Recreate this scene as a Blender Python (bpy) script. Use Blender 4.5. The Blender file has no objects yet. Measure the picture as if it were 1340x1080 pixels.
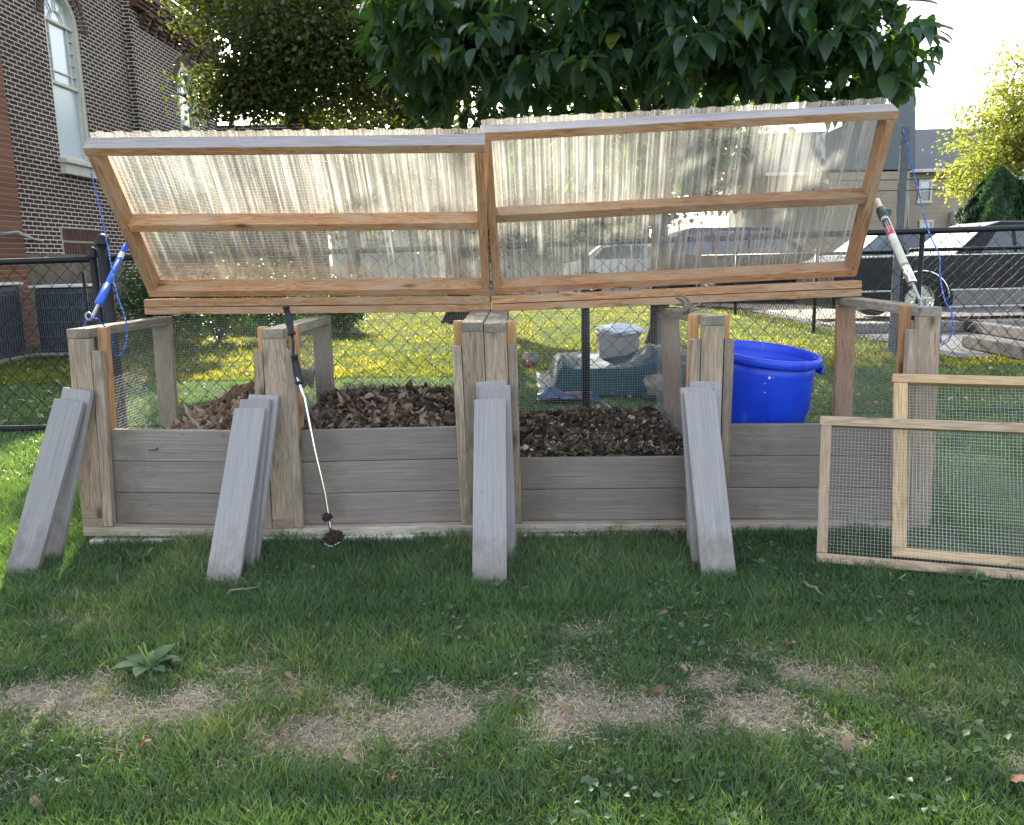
import bpy, bmesh, math, random
import numpy as np
from mathutils import Vector, Matrix, Euler, noise as mn
random.seed(7); rng = np.random.default_rng(11)
R = math.radians
S = bpy.context.scene
COL = S.collection
# ---------------------------------------------------------------- camera
F = 1085.0
CAM = Vector((1.88077, -3.34032, 1.09198)); EUL = Euler((1.38791, 0.02151, 0.01216), 'XYZ')
RM = EUL.to_matrix()
cd = bpy.data.cameras.new('camera'); cam = bpy.data.objects.new('camera', cd); COL.objects.link(cam)
cam.location = CAM; cam.rotation_euler = EUL; cd.sensor_width = 36; cd.lens = F / 1340 * 36
cd.clip_end = 500; cd.clip_start = .05; S.camera = cam
def at(px, py, **k):
    """world point seen at a photo pixel on the plane X=, Y= or Z= const"""
    d = RM @ Vector(((px - 670) / F, -(py - 540) / F, -1)); a, v = next(iter(k.items())); i = 'XYZ'.index(a)
    return CAM + d * ((v - CAM[i]) / d[i])
GZ = -.065
W, D, H, X2, XC, X4, PW, TH = 3.56, .847, .85, .808, 1.724, 2.598, .089, .038

# ---------------------------------------------------------------- materials
def mat(name):
    m = bpy.data.materials.new(name); m.use_nodes = True; nt = m.node_tree
    b = nt.nodes['Principled BSDF']; return m, nt, b
class N:
    def __init__(s, nt): s.nt = nt
    def __call__(s, t, **k):
        n = s.nt.nodes.new('ShaderNode' + t)
        for a, v in k.items():
            if a in n.inputs.keys() if not hasattr(n, a) else False: n.inputs[a].default_value = v
            elif hasattr(n, a): setattr(n, a, v)
        return n
    def l(s, a, b): s.nt.links.new(a, b)
def ramp(nt, stops, interp='LINEAR'):
    r = nt.nodes.new('ShaderNodeValToRGB'); e = r.color_ramp.elements; r.color_ramp.interpolation = interp
    while len(e) < len(stops): e.new(.5)
    for i, (p, c) in enumerate(stops):
        e[i].position = p; e[i].color = (*c, 1) if len(c) == 3 else c
    return r
def coords(nt, scale, kind='Object', rand=True, rot=None):
    tc = nt.nodes.new('ShaderNodeTexCoord'); mp = nt.nodes.new('ShaderNodeMapping')
    mp.inputs['Scale'].default_value = scale
    if rot: mp.inputs['Rotation'].default_value = rot
    src = tc.outputs[kind]
    if rand:
        oi = nt.nodes.new('ShaderNodeObjectInfo'); ml = nt.nodes.new('ShaderNodeMath'); ml.operation = 'MULTIPLY'; ml.inputs[1].default_value = 37.
        nt.links.new(oi.outputs['Random'], ml.inputs[0])
        ad = nt.nodes.new('ShaderNodeVectorMath'); nt.links.new(src, ad.inputs[0]); nt.links.new(ml.outputs[0], ad.inputs[1]); src = ad.outputs[0]
    nt.links.new(src, mp.inputs['Vector']); return mp
def noise_node(nt, vec, scale, detail=4, rough=.55, dist=0):
    n = nt.nodes.new('ShaderNodeTexNoise'); n.inputs['Scale'].default_value = scale; n.inputs['Detail'].default_value = detail
    n.inputs['Roughness'].default_value = rough; n.inputs['Distortion'].default_value = dist
    if vec is not None: nt.links.new(vec, n.inputs['Vector'])
    return n
def mixc(nt, f, a, b, mode='MIX'):
    m = nt.nodes.new('ShaderNodeMix'); m.data_type = 'RGBA'; m.blend_type = mode
    for s, v in ((0, f), (6, a), (7, b)):
        if isinstance(v, (int, float)): m.inputs[s].default_value = v
        elif isinstance(v, tuple): m.inputs[s].default_value = (*v, 1)
        else: nt.links.new(v, m.inputs[s])
    return m.outputs[2]
def bump(nt, h, st, dist=.01, b=None):
    n = nt.nodes.new('ShaderNodeBump'); n.inputs['Strength'].default_value = st; n.inputs['Distance'].default_value = dist
    nt.links.new(h, n.inputs['Height'])
    if b: nt.links.new(n.outputs[0], b.inputs['Normal'])
    return n
def wood(name, dark, mid, light, stain=None, stain_amt=.5, rough=.8, knots=True, ring=14.):
    """grain runs along the member's own X axis"""
    m, nt, b = mat(name)
    mp = coords(nt, (1.0, 1, 1))
    # grain rings: wave distorted by low-frequency noise along the length
    c2 = coords(nt, (.9, 9, 9)); n1 = noise_node(nt, c2.outputs[0], 2.2, 2, .5, .6)
    mul = nt.nodes.new('ShaderNodeMath'); mul.operation = 'MULTIPLY'; mul.inputs[1].default_value = ring; nt.links.new(n1.outputs[0], mul.inputs[0])
    fr = nt.nodes.new('ShaderNodeMath'); fr.operation = 'PINGPONG'; fr.inputs[1].default_value = 1; nt.links.new(mul.outputs[0], fr.inputs[0])
    c3 = coords(nt, (3, 160, 160)); n2 = noise_node(nt, c3.outputs[0], 3, 4, .65)
    r = ramp(nt, [(0, dark), (.3, mid), (.75, light), (1, mid)]); nt.links.new(fr.outputs[0], r.inputs[0])
    col = mixc(nt, .55, r.outputs[0], ramp_out(nt, n2.outputs[0], [(.36, tuple(x * .42 for x in mid)), (.5, mid), (.64, tuple(min(1, x * 1.3) for x in light))]))
    n3 = noise_node(nt, coords(nt, (1.6, 5, 5)).outputs[0], 2.5, 4, .6)
    if stain:
        f = ramp_out(nt, n3.outputs[0], [(.42, (0, 0, 0)), (.66, (stain_amt,) * 3)])
        col = mixc(nt, f, col, stain)
    if knots:
        v = nt.nodes.new('ShaderNodeTexVoronoi'); v.inputs['Scale'].default_value = 1.; nt.links.new(coords(nt, (3.3, 9, 9)).outputs[0], v.inputs['Vector'])
        f = ramp_out(nt, v.outputs['Distance'], [(.06, (.85,) * 3), (.13, (.35,) * 3), (.2, (0, 0, 0))]); col = mixc(nt, f, col, tuple(x * .35 for x in dark))
    oi = nt.nodes.new('ShaderNodeObjectInfo'); hs = nt.nodes.new('ShaderNodeHueSaturation')
    mr = nt.nodes.new('ShaderNodeMapRange'); mr.inputs[3].default_value = .8; mr.inputs[4].default_value = 1.15; nt.links.new(oi.outputs['Random'], mr.inputs[0]); nt.links.new(mr.outputs[0], hs.inputs['Value'])
    nt.links.new(col, hs.inputs['Color']); nt.links.new(hs.outputs[0], b.inputs['Base Color'])
    b.inputs['Roughness'].default_value = rough; b.inputs['Specular IOR Level'].default_value = .25
    bump(nt, n2.outputs[0], .5, .004, b)
    return m
def ramp_out(nt, inp, stops):
    r = ramp(nt, stops); nt.links.new(inp, r.inputs[0]); return r.outputs[0]
M = {}
M['grey_wood'] = wood('weathered_pine', (.125, .08, .048), (.345, .255, .18), (.48, .375, .28), (.22, .19, .155), .6, ring=22)
M['stop_wood'] = wood('weathered_mossy_strip', (.15, .105, .07), (.33, .255, .185), (.45, .36, .275), (.19, .165, .135), .8)
M['cap_wood'] = wood('weathered_cap', (.12, .10, .07), (.27, .23, .175), (.38, .33, .265), (.15, .145, .11), .6)
M['new_wood'] = wood('fresh_cedar', (.36, .16, .06), (.52, .27, .12), (.60, .34, .17), (.40, .28, .17), .3)
M['lid_wood'] = wood('lid_fir', (.17, .055, .022), (.40, .19, .083), (.57, .35, .195), (.48, .37, .265), .55, ring=26)
M['lid_top_wood'] = wood('sun_bleached_rail', (.30, .26, .25), (.50, .47, .46), (.60, .57, .56), (.40, .27, .18), .25, ring=18)
M['runner_wood'] = wood('runner_pine', (.30, .21, .13), (.48, .40, .30), (.58, .51, .42), (.36, .33, .28), .6)
M['frame_old'] = wood('frame_brown', (.23, .15, .09), (.40, .29, .19), (.50, .38, .27), (.33, .27, .20), .4)
M['frame_new'] = wood('frame_yellow', (.40, .25, .12), (.56, .38, .20), (.64, .47, .28), (.48, .33, .19), .3)
def two_tone(name, under, edge_dark, edge_light):
    m = under.copy(); m.name = name; nt = m.node_tree; b = nt.nodes['Principled BSDF']; src = b.inputs['Base Color'].links[0].from_socket
    tc = nt.nodes.new('ShaderNodeTexCoord'); sx = nt.nodes.new('ShaderNodeSeparateXYZ'); nt.links.new(tc.outputs['Normal'], sx.inputs[0]); ab = nt.nodes.new('ShaderNodeMath'); ab.operation = 'ABSOLUTE'; nt.links.new(sx.outputs[1], ab.inputs[0])
    n = noise_node(nt, coords(nt, (2, 90, 90)).outputs[0], 3, 5, .65); f = ramp_out(nt, ab.outputs[0], [(.45, (0, 0, 0)), (.6, (.93,) * 3)])
    nt.links.new(mixc(nt, f, src, ramp_out(nt, n.outputs[0], [(.35, edge_dark), (.6, edge_light)])), b.inputs['Base Color']); return m
M['bleached'] = two_tone('fir_with_bleached_edge', M['lid_wood'], (.21, .19, .195), (.37, .355, .375))
def plain(name, c, rough=.6, metal=0., spec=.5, var=0., vscale=6, b_st=0, coat=0):
    m, nt, b = mat(name); b.inputs['Roughness'].default_value = rough; b.inputs['Metallic'].default_value = metal
    b.inputs['Specular IOR Level'].default_value = spec; b.inputs['Base Color'].default_value = (*c, 1); b.inputs['Coat Weight'].default_value = coat
    if var:
        n = noise_node(nt, coords(nt, (1, 1, 1)).outputs[0], vscale, 6, .65)
        o = ramp_out(nt, n.outputs[0], [(.25, tuple(x * (1 - var) for x in c)), (.75, tuple(min(1, x * (1 + var)) for x in c))])
        nt.links.new(o, b.inputs['Base Color'])
        if b_st: bump(nt, n.outputs[0], b_st, .01, b)
    return m
def composite(name, c, hi):
    m, nt, b = mat(name)
    n = noise_node(nt, coords(nt, (1.2, 60, 60)).outputs[0], 3, 5, .7, .3); n2 = noise_node(nt, coords(nt, (5, 5, 5)).outputs[0], 1.5, 4, .6)
    col = ramp_out(nt, n.outputs[0], [(.28, tuple(x * .76 for x in c)), (.5, c), (.72, hi)])
    col = mixc(nt, ramp_out(nt, n2.outputs[0], [(.4, (0, 0, 0)), (.8, (.4,) * 3)]), col, (.30, .27, .235))
    sp = noise_node(nt, coords(nt, (1, 1, 1)).outputs[0], 70, 3, .6)
    col = mixc(nt, ramp_out(nt, sp.outputs[0], [(.68, (0, 0, 0)), (.76, (.6,) * 3)]), col, (.10, .085, .07))
    tc = nt.nodes.new('ShaderNodeTexCoord'); sx = nt.nodes.new('ShaderNodeSeparateXYZ'); nt.links.new(tc.outputs['Object'], sx.inputs[0]); ds = noise_node(nt, coords(nt, (6, 9, 9)).outputs[0], 1.6, 5, .7)
    a_ = nt.nodes.new('ShaderNodeMath'); a_.operation = 'MULTIPLY_ADD'; a_.inputs[1].default_value = -1.6; nt.links.new(sx.outputs[0], a_.inputs[0]); nt.links.new(ds.outputs[0], a_.inputs[2])
    col = mixc(nt, ramp_out(nt, a_.outputs[0], [(.72, (0, 0, 0)), (1.0, (.55,) * 3)]), col, (.13, .105, .075))      # soil rubbed onto the lower end
    oi = nt.nodes.new('ShaderNodeObjectInfo'); hs = nt.nodes.new('ShaderNodeHueSaturation'); mr = nt.nodes.new('ShaderNodeMapRange'); mr.inputs[3].default_value = .86; mr.inputs[4].default_value = 1.12; nt.links.new(oi.outputs['Random'], mr.inputs[0]); nt.links.new(mr.outputs[0], hs.inputs['Value']); nt.links.new(col, hs.inputs['Color']); col = hs.outputs[0]
    nt.links.new(col, b.inputs['Base Color']); b.inputs['Roughness'].default_value = .55; b.inputs['Specular IOR Level'].default_value = .35
    bump(nt, n.outputs[0], .35, .003, b); return m
M['board'] = composite('grey_composite', (.215, .18, .158), (.315, .272, .24))
M['board_lean'] = composite('lavender_composite', (.285, .268, .268), (.365, .345, .345))
M['pale_paint'] = plain('pale_trim', (.66, .66, .58), .7, var=.2, vscale=12)
M['galv'] = plain('galvanised', (.42, .43, .44), .45, .85, var=.2, vscale=30)
M['galv_dull'] = plain('dull_galvanised', (.10, .105, .12), .6, .4, var=.3, vscale=20)
M['wire'] = plain('hardware_cloth', (.30, .32, .32), .5, .5)
M['bright_wire'] = plain('screen_cloth', (.55, .55, .50), .5, .5)
M['black_vinyl'] = plain('black_vinyl', (.010, .011, .014), .45, spec=.3, var=.3, vscale=20)
M['chrome'] = plain('chrome', (.75, .75, .77), .16, 1.)
M['rubber'] = plain('black_grip', (.014, .015, .018), .6, var=.3, vscale=40)
M['blue_grip'] = plain('blue_plastic_pole', (.02, .115, .62), .35)
M['cream'] = plain('cream_pole', (.62, .58, .47), .4, var=.12, vscale=20)
M['dark_green'] = plain('green_collar', (.03, .06, .055), .4)
M['label_white'] = plain('label_white', (.75, .74, .72), .5)
M['label_red'] = plain('label_red', (.48, .07, .09), .5)
M['label_dark'] = plain('label_dark', (.06, .06, .07), .5)
M['bark'] = plain('bark', (.095, .075, .058), .95, var=.5, vscale=14, b_st=.9)
M['bark_dark'] = plain('bark_dark', (.05, .04, .032), .95, var=.5, vscale=20, b_st=.9)
M['soil'] = plain('compost_soil', (.028, .02, .014), 1, var=.5, vscale=50, b_st=.8)
M['dirt'] = plain('clinging_soil', (.045, .03, .02), 1, var=.5, vscale=120, b_st=.8)
M['twig'] = plain('dead_twig', (.20, .16, .125), .9, var=.3, vscale=60, b_st=.5)
# rope
def rope_mat():
    m, nt, b = mat('blue_rope'); tc = nt.nodes.new('ShaderNodeTexCoord'); w = nt.nodes.new('ShaderNodeTexNoise'); w.inputs['Scale'].default_value = 160
    nt.links.new(tc.outputs['Object'], w.inputs['Vector'])
    nt.links.new(ramp_out(nt, w.outputs[0], [(.5, (.015, .09, .42)), (.6, (.05, .2, .6)), (.66, (.55, .6, .7))]), b.inputs['Base Color']); b.inputs['Roughness'].default_value = .7; return m
M['rope'] = rope_mat()
def blue_can():
    m, nt, b = mat('blue_polyethylene')
    n = noise_node(nt, coords(nt, (1, 1, 1), rand=False).outputs[0], 9, 5, .6); n2 = noise_node(nt, coords(nt, (4, 4, 1.2), rand=False).outputs[0], 3.2, 3, .5)
    c = ramp_out(nt, n.outputs[0], [(.3, (.006, .045, .58)), (.7, (.012, .07, .74))])
    c = mixc(nt, ramp_out(nt, n2.outputs[0], [(.62, (0, 0, 0)), (.72, (.28,) * 3)]), c, (.16, .25, .62))
    nt.links.new(c, b.inputs['Base Color']); b.inputs['Roughness'].default_value = .42; bump(nt, n.outputs[0], .12, .01, b); return m
M['can'] = blue_can()
# corrugated plastic: clear ribs, dusty film
def corr():
    m, nt, b = mat('corrugated_polycarbonate'); nt.nodes.remove(b); out = nt.nodes['Material Output']; n = N(nt)
    tr = n('BsdfTransparent'); tr.inputs[0].default_value = (.84, .88, .86, 1)
    tl = n('BsdfTranslucent'); tl.inputs[0].default_value = (.45, .44, .385, 1)
    df = n('BsdfDiffuse'); df.inputs[0].default_value = (.5, .52, .5, 1)
    gl = n('BsdfGlossy'); gl.inputs['Roughness'].default_value = .12; gl.inputs[0].default_value = (1, 1, 1, 1)
    mp = coords(nt, (75, 1.1, 1), rand=False); st = noise_node(nt, mp.outputs[0], 1, 4, .7)
    bl = noise_node(nt, coords(nt, (3, 3, 1), rand=False).outputs[0], 1.2, 4, .6); sp = noise_node(nt, coords(nt, (1, 1, 1), rand=False).outputs[0], 90, 3, .6)
    a = n('MixShader'); a.inputs[0].default_value = .22; n.l(tl.outputs[0], a.inputs[1]); n.l(df.outputs[0], a.inputs[2])
    f = n('Math'); f.operation = 'MULTIPLY'; n.l(ramp_out(nt, st.outputs[0], [(.36, (.2,) * 3), (.52, (.42,) * 3), (.64, (.85,) * 3)]), f.inputs[0]); n.l(ramp_out(nt, bl.outputs[0], [(.3, (.62,) * 3), (.7, (1.12,) * 3)]), f.inputs[1])
    f2 = n('Math'); f2.operation = 'ADD'; f2.use_clamp = True; n.l(f.outputs[0], f2.inputs[0]); n.l(ramp_out(nt, sp.outputs[0], [(.68, (0, 0, 0)), (.76, (.4,) * 3)]), f2.inputs[1])
    mx = n('MixShader'); n.l(f2.outputs[0], mx.inputs[0]); n.l(tr.outputs[0], mx.inputs[1]); n.l(a.outputs[0], mx.inputs[2])
    lw = n('LayerWeight'); lw.inputs[0].default_value = .35
    bn = n('Bump'); bn.inputs['Strength'].default_value = .25; bn.inputs['Distance'].default_value = .004; n.l(st.outputs[0], bn.inputs['Height']); n.l(bn.outputs[0], gl.inputs['Normal']); n.l(bn.outputs[0], lw.inputs['Normal'])
    m2 = n('MixShader'); q = n('Math'); q.operation = 'MULTIPLY_ADD'; q.inputs[1].default_value = .55; q.inputs[2].default_value = .05; n.l(lw.outputs['Fresnel'], q.inputs[0]); n.l(q.outputs[0], m2.inputs[0])
    n.l(mx.outputs[0], m2.inputs[1]); n.l(gl.outputs[0], m2.inputs[2]); n.l(m2.outputs[0], out.inputs[0]); return m
M['corr'] = corr()
def leafmat(name, stops, trans=.5, tcol=(1.6, 1.9, .5), rough=.5, spec=.4, attr='tint'):
    m, nt, b = mat(name); out = nt.nodes['Material Output']; at_ = nt.nodes.new('ShaderNodeAttribute'); at_.attribute_name = attr
    r = ramp(nt, stops); nt.links.new(at_.outputs['Fac'], r.inputs[0]); nt.links.new(r.outputs[0], b.inputs['Base Color'])
    b.inputs['Roughness'].default_value = rough; b.inputs['Specular IOR Level'].default_value = spec
    t = nt.nodes.new('ShaderNodeBsdfTranslucent'); c = mixc(nt, 1., r.outputs[0], tcol, 'MULTIPLY'); nt.links.new(c, t.inputs[0])
    mx = nt.nodes.new('ShaderNodeMixShader'); mx.inputs[0].default_value = trans
    nt.links.new(b.outputs[0], mx.inputs[1]); nt.links.new(t.outputs[0], mx.inputs[2]); nt.links.new(mx.outputs[0], out.inputs[0]); return m
M['leaf_big'] = leafmat('large_glossy_leaf', [(0, (.035, .072, .052)), (.6, (.055, .102, .070)), (.95, (.09, .14, .05)), (1, (.22, .24, .05))], .36, (2.2, 2.7, .45), .36, .6)
M['leaf_small'] = leafmat('small_leaf', [(0, (.045, .062, .03)), (.6, (.07, .092, .038)), (.95, (.12, .13, .04)), (1, (.22, .10, .03))], .38, (2.2, 2.2, .4), .5)
M['leaf_yellow'] = leafmat('sunny_leaf', [(0, (.15, .18, .05)), (.7, (.25, .27, .075)), (1, (.36, .30, .10))], .5, (1.5, 1.5, .5), .55)
M['leaf_ever'] = leafmat('evergreen_leaf', [(0, (.018, .045, .02)), (1, (.04, .08, .03))], .25, (1.5, 2, .6), .6)
M['leaf_shrub'] = leafmat('shrub_leaf', [(0, (.022, .06, .02)), (.8, (.05, .11, .03)), (1, (.1, .17, .04))], .35, (1.6, 2.1, .5), .45)
M['grass'] = leafmat('lawn_blade', [(0, (.052, .102, .058)), (.55, (.088, .155, .080)), (.9, (.135, .20, .092)), (.98, (.25, .24, .14)), (1, (.36, .32, .22))], .40, (2.0, 2.0, .5), .42, .4)
M['grass_far'] = leafmat('sunlit_dry_lawn_blade', [(0, (.045, .080, .035)), (.5, (.085, .13, .045)), (.8, (.16, .18, .06)), (.95, (.30, .26, .10)), (1, (.38, .32, .18))], .5, (2.7, 2.1, .35), .5, .3)  # dried far lawn, yellowed further to put the sunlit look into its colour
M['straw'] = leafmat('dead_straw', [(0, (.20, .16, .11)), (.6, (.35, .30, .225)), (1, (.50, .45, .36))], .2, (1.1, 1.05, .9), .7)
M['brown_leaf'] = leafmat('dead_leaf', [(0, (.075, .05, .033)), (.35, (.17, .115, .078)), (.7, (.31, .225, .165)), (.92, (.45, .37, .30)), (.97, (.33, .14, .07)), (1, (.5, .47, .42))], .2, (1.3, 1.1, .8), .75, .25)
M['dark_leaf'] = leafmat('composting_leaf', [(0, (.02, .014, .010)), (.4, (.06, .042, .03)), (.72, (.15, .108, .075)), (.9, (.32, .25, .19)), (1, (.5, .47, .42))], .15, (1.3, 1.1, .8), .7, .35)
def brickmat(name, b1, b2, mortar, bw=.215, bh=.068, ms=.011, plane='YZ', stain=True, squash=1.):
    m, nt, b = mat(name); tc = nt.nodes.new('ShaderNodeTexCoord'); sx = nt.nodes.new('ShaderNodeSeparateXYZ'); cb = nt.nodes.new('ShaderNodeCombineXYZ')
    nt.links.new(tc.outputs['Object'], sx.inputs[0]); nt.links.new(sx.outputs['XYZ'.index(plane[0])], cb.inputs[0]); nt.links.new(sx.outputs['XYZ'.index(plane[1])], cb.inputs[1])
    wob = noise_node(nt, cb.outputs[0], 7, 2); vm = nt.nodes.new('ShaderNodeVectorMath'); vm.operation = 'MULTIPLY_ADD'; vm.inputs[1].default_value = (.008, .008, 0)
    nt.links.new(wob.outputs[1], vm.inputs[0]); nt.links.new(cb.outputs[0], vm.inputs[2])
    br = nt.nodes.new('ShaderNodeTexBrick'); nt.links.new(vm.outputs[0], br.inputs['Vector'])
    br.inputs['Scale'].default_value = 1; br.inputs['Brick Width'].default_value = bw; br.inputs['Row Height'].default_value = bh; br.inputs['Mortar Size'].default_value = ms; br.inputs['Mortar Smooth'].default_value = .25; br.inputs['Bias'].default_value = -.1
    br.inputs['Color1'].default_value = (*b1, 1); br.inputs['Color2'].default_value = (*b2, 1); br.inputs['Mortar'].default_value = (*mortar, 1); br.squash = squash; br.squash_frequency = 3
    n = noise_node(nt, cb.outputs[0], 30, 4); n2 = noise_node(nt, cb.outputs[0], .5, 5, .6)
    col = mixc(nt, .5, br.outputs[0], ramp_out(nt, n.outputs[0], [(.2, (.55,) * 3), (.8, (1.4,) * 3)]), 'MULTIPLY')
    if stain: col = mixc(nt, 1., col, ramp_out(nt, n2.outputs[0], [(.3, (.72, .72, .76)), (.65, (1.1,) * 3)]), 'MULTIPLY')
    nt.links.new(col, b.inputs['Base Color']); b.inputs['Roughness'].default_value = .9; b.inputs['Specular IOR Level'].default_value = .2
    inv = nt.nodes.new('ShaderNodeMath'); inv.operation = 'SUBTRACT'; inv.inputs[0].default_value = 1; nt.links.new(br.outputs['Fac'], inv.inputs[1]); bump(nt, inv.outputs[0], .7, .012, b); return m
M['brick'] = brickmat('purple_brown_brick', (.095, .042, .034), (.05, .03, .031), (.66, .63, .55), ms=.0095)
M['brick_x'] = brickmat('purple_brown_brick_front', (.095, .042, .034), (.05, .03, .031), (.66, .63, .55), ms=.0095, plane='XZ')
M['brick_orange'] = brickmat('orange_brick', (.27, .12, .075), (.20, .09, .06), (.30, .25, .2), plane='XZ', bh=.078, bw=.24, ms=.008)
M['brick_solo'] = plain('arch_brick', (.11, .055, .045), .9, var=.4, vscale=8)
M['mortar'] = plain('mortar', (.5, .47, .41), .95, var=.2, vscale=20)
M['stone'] = plain('foundation_stone', (.16, .13, .10), .95, var=.5, vscale=4, b_st=.6)
M['white_trim'] = plain('cream_window_trim', (.62, .60, .54), .55, var=.12, vscale=10)
M['pane'] = plain('window_glass', (.10, .13, .16), .04, spec=1.0)
M['glare_blind'] = plain('sky_glare_and_blind', (.62, .70, .78), .2, spec=.8)  # church pane: sky reflection painted as pale blue; also the house blinds
M['slate'] = plain('roof_slate', (.07, .08, .10), .8, var=.25, vscale=8)
M['grey_side'] = plain('grey_cladding', (.13, .15, .165), .8, var=.1, vscale=3)
def siding(name, c, pitch):
    m, nt, b = mat(name); tc = nt.nodes.new('ShaderNodeTexCoord'); sx = nt.nodes.new('ShaderNodeSeparateXYZ'); nt.links.new(tc.outputs['Object'], sx.inputs[0])
    d = nt.nodes.new('ShaderNodeMath'); d.operation = 'DIVIDE'; d.inputs[1].default_value = pitch; nt.links.new(sx.outputs[2], d.inputs[0]); f = nt.nodes.new('ShaderNodeMath'); f.operation = 'FRACT'; nt.links.new(d.outputs[0], f.inputs[0])
    n = noise_node(nt, tc.outputs['Object'], 2, 5)
    col = mixc(nt, ramp_out(nt, f.outputs[0], [(0, (.7,) * 3), (.1, (0, 0, 0))]), ramp_out(nt, n.outputs[0], [(.3, tuple(x * .85 for x in c)), (.7, c)]), tuple(x * .4 for x in c)); nt.links.new(col, b.inputs['Base Color']); b.inputs['Roughness'].default_value = .75
    bump(nt, f.outputs[0], .5, .02, b); return m
M['tan_siding'] = siding('tan_wall', (.40, .33, .25), .2)
M['white_siding'] = siding('white_wall', (.66, .68, .70), .15)
M['maroon'] = plain('maroon_shutter', (.10, .02, .035), .6)
M['black_paint'] = plain('black_car_paint', (.006, .008, .014), .3, spec=.22)
M['silver_paint'] = plain('silver_car_paint', (.13, .145, .17), .35, .4)
M['white_paint'] = plain('white_car_paint', (.62, .63, .65), .2, coat=1)
M['grey_lower'] = plain('grey_lower_paint', (.16, .16, .17), .3, .3, coat=.6)
M['tyre'] = plain('tyre', (.012, .012, .012), .85, var=.3, vscale=30)
M['car_glass'] = plain('car_glass', (.02, .025, .03), .05, spec=1.)
M['asphalt'] = plain('asphalt', (.055, .055, .06), .9, var=.35, vscale=60, b_st=.3)
M['concrete'] = plain('concrete', (.25, .23, .20), .9, var=.25, vscale=25, b_st=.3)
M['gravel'] = plain('pale_gravel', (.33, .27, .21), .95, var=.5, vscale=60, b_st=.8)
M['timber'] = plain('old_timber', (.055, .052, .05), .9, var=.4, vscale=10, b_st=.4)
M['tarp'] = plain('teal_tarp', (.010, .040, .050), .6, spec=.2, var=.35, vscale=5, b_st=.4)
M['blue_tarp'] = plain('blue_tarp', (.02, .05, .13), .4, var=.3, vscale=8, b_st=.4)
M['bin_plastic'] = plain('taupe_plastic', (.25, .235, .215), .5, var=.1)
M['white_bag'] = plain('white_bag', (.62, .64, .70), .45, var=.12, vscale=20, b_st=.4)
M['rock'] = plain('rock', (.22, .18, .14), .9, var=.5, vscale=12, b_st=.9)
M['red_bag'] = plain('red_wrap', (.22, .03, .03), .5)
M['brickpiece'] = plain('loose_brick', (.18, .10, .085), .9, var=.3, vscale=15)
M['ac_grey'] = plain('ac_case', (.035, .042, .055), .45, .3, var=.2, vscale=5)
M['ac_wire'] = plain('ac_wire', (.17, .18, .2), .5, .4)
M['ac_white'] = plain('ac_top', (.60, .60, .58), .5)
M['pipe'] = plain('grey_pipe', (.35, .34, .33), .6)
M['cable'] = plain('grey_cable', (.45, .45, .45), .6)
M['weed'] = leafmat('weed_leaf', [(0, (.035, .09, .04)), (1, (.08, .16, .055))], .3, (1.5, 1.6, .5), .55, .2)

# ---------------------------------------------------------------- object helpers
WM = {}
def link(name, me, m=None, parent=None, mw=None):
    o = bpy.data.objects.new(name, me); COL.objects.link(o); WM[o] = mw.copy() if mw is not None else Matrix.Identity(4)
    if m is not None:
        for q in (m if isinstance(m, (list, tuple)) else [m]): me.materials.append(M[q] if isinstance(q, str) else q)
    if mw is not None: o.matrix_basis = mw
    if parent is not None:
        o.parent = parent; o.matrix_parent_inverse = WM[parent].inverted()      # meshes keep their world placement
    return o
def thing(name, label, cat, loc=(0, 0, 0), group=None):
    o = bpy.data.objects.new(name, None); COL.objects.link(o); o.location = loc; WM[o] = Matrix.Translation(loc); o.empty_display_size = .2; tag(o, label, cat, group); return o
def tag(o, label, cat, group=None):
    o['label'] = label; o['category'] = cat
    if group: o['group'] = group
    return o
def struct(o, kind='structure'): o['kind'] = kind; return o
def bm_mesh(bm, name, smooth=False):
    me = bpy.data.meshes.new(name); bmesh.ops.recalc_face_normals(bm, faces=bm.faces); bm.to_mesh(me); bm.free()
    if smooth: me.polygons.foreach_set('use_smooth', [True] * len(me.polygons))
    return me
def box_bm(bm, sx, sy, sz, c=(0, 0, 0), bev=0., mw=None):
    r = bmesh.ops.create_cube(bm, size=1); vs = r['verts']
    bmesh.ops.scale(bm, vec=(sx, sy, sz), verts=vs)
    if bev: 
        es = list({e for v in vs for e in v.link_edges}); g = bmesh.ops.bevel(bm, geom=es, offset=bev, segments=2, profile=.6, affect='EDGES'); vs = list({v for f in g['faces'] for v in f.verts} | {v for v in vs if v.is_valid})
    bmesh.ops.translate(bm, vec=c, verts=vs)
    if mw: bmesh.ops.transform(bm, matrix=mw, verts=vs)
    return vs
def axes_mat(p0, xdir, up):
    x = Vector(xdir).normalized(); z = Vector(up); z = (z - x * z.dot(x)).normalized(); y = z.cross(x)
    m = Matrix((x, y, z)).transposed().to_4x4(); m.translation = p0; return m
def member(name, p0, p1, w, t, m, parent, up=(0, 0, 1), bev=.003, warp=0.):
    """lumber from p0 to p1 (centre line); t along 'up', w across; grain along local X"""
    p0, p1 = Vector(p0), Vector(p1); L = (p1 - p0).length; bm = bmesh.new(); box_bm(bm, L, w, t, bev=bev)
    if L > .5:
        for k in range(1, 6):
            x = -L / 2 + L * k / 6; bmesh.ops.bisect_plane(bm, geom=bm.verts[:] + bm.edges[:] + bm.faces[:], plane_co=(x, 0, 0), plane_no=(1, 0, 0))
        s = random.random() * 9
        for v in bm.verts:
            k = min(w, t) * .025 + warp
            v.co.z += k * math.sin(s + v.co.x * 4.1); v.co.y += k * math.sin(2 * s + v.co.x * 3.3)
    return link(name, bm_mesh(bm, name), m, parent, axes_mat((p0 + p1) / 2, p1 - p0, up))
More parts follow.
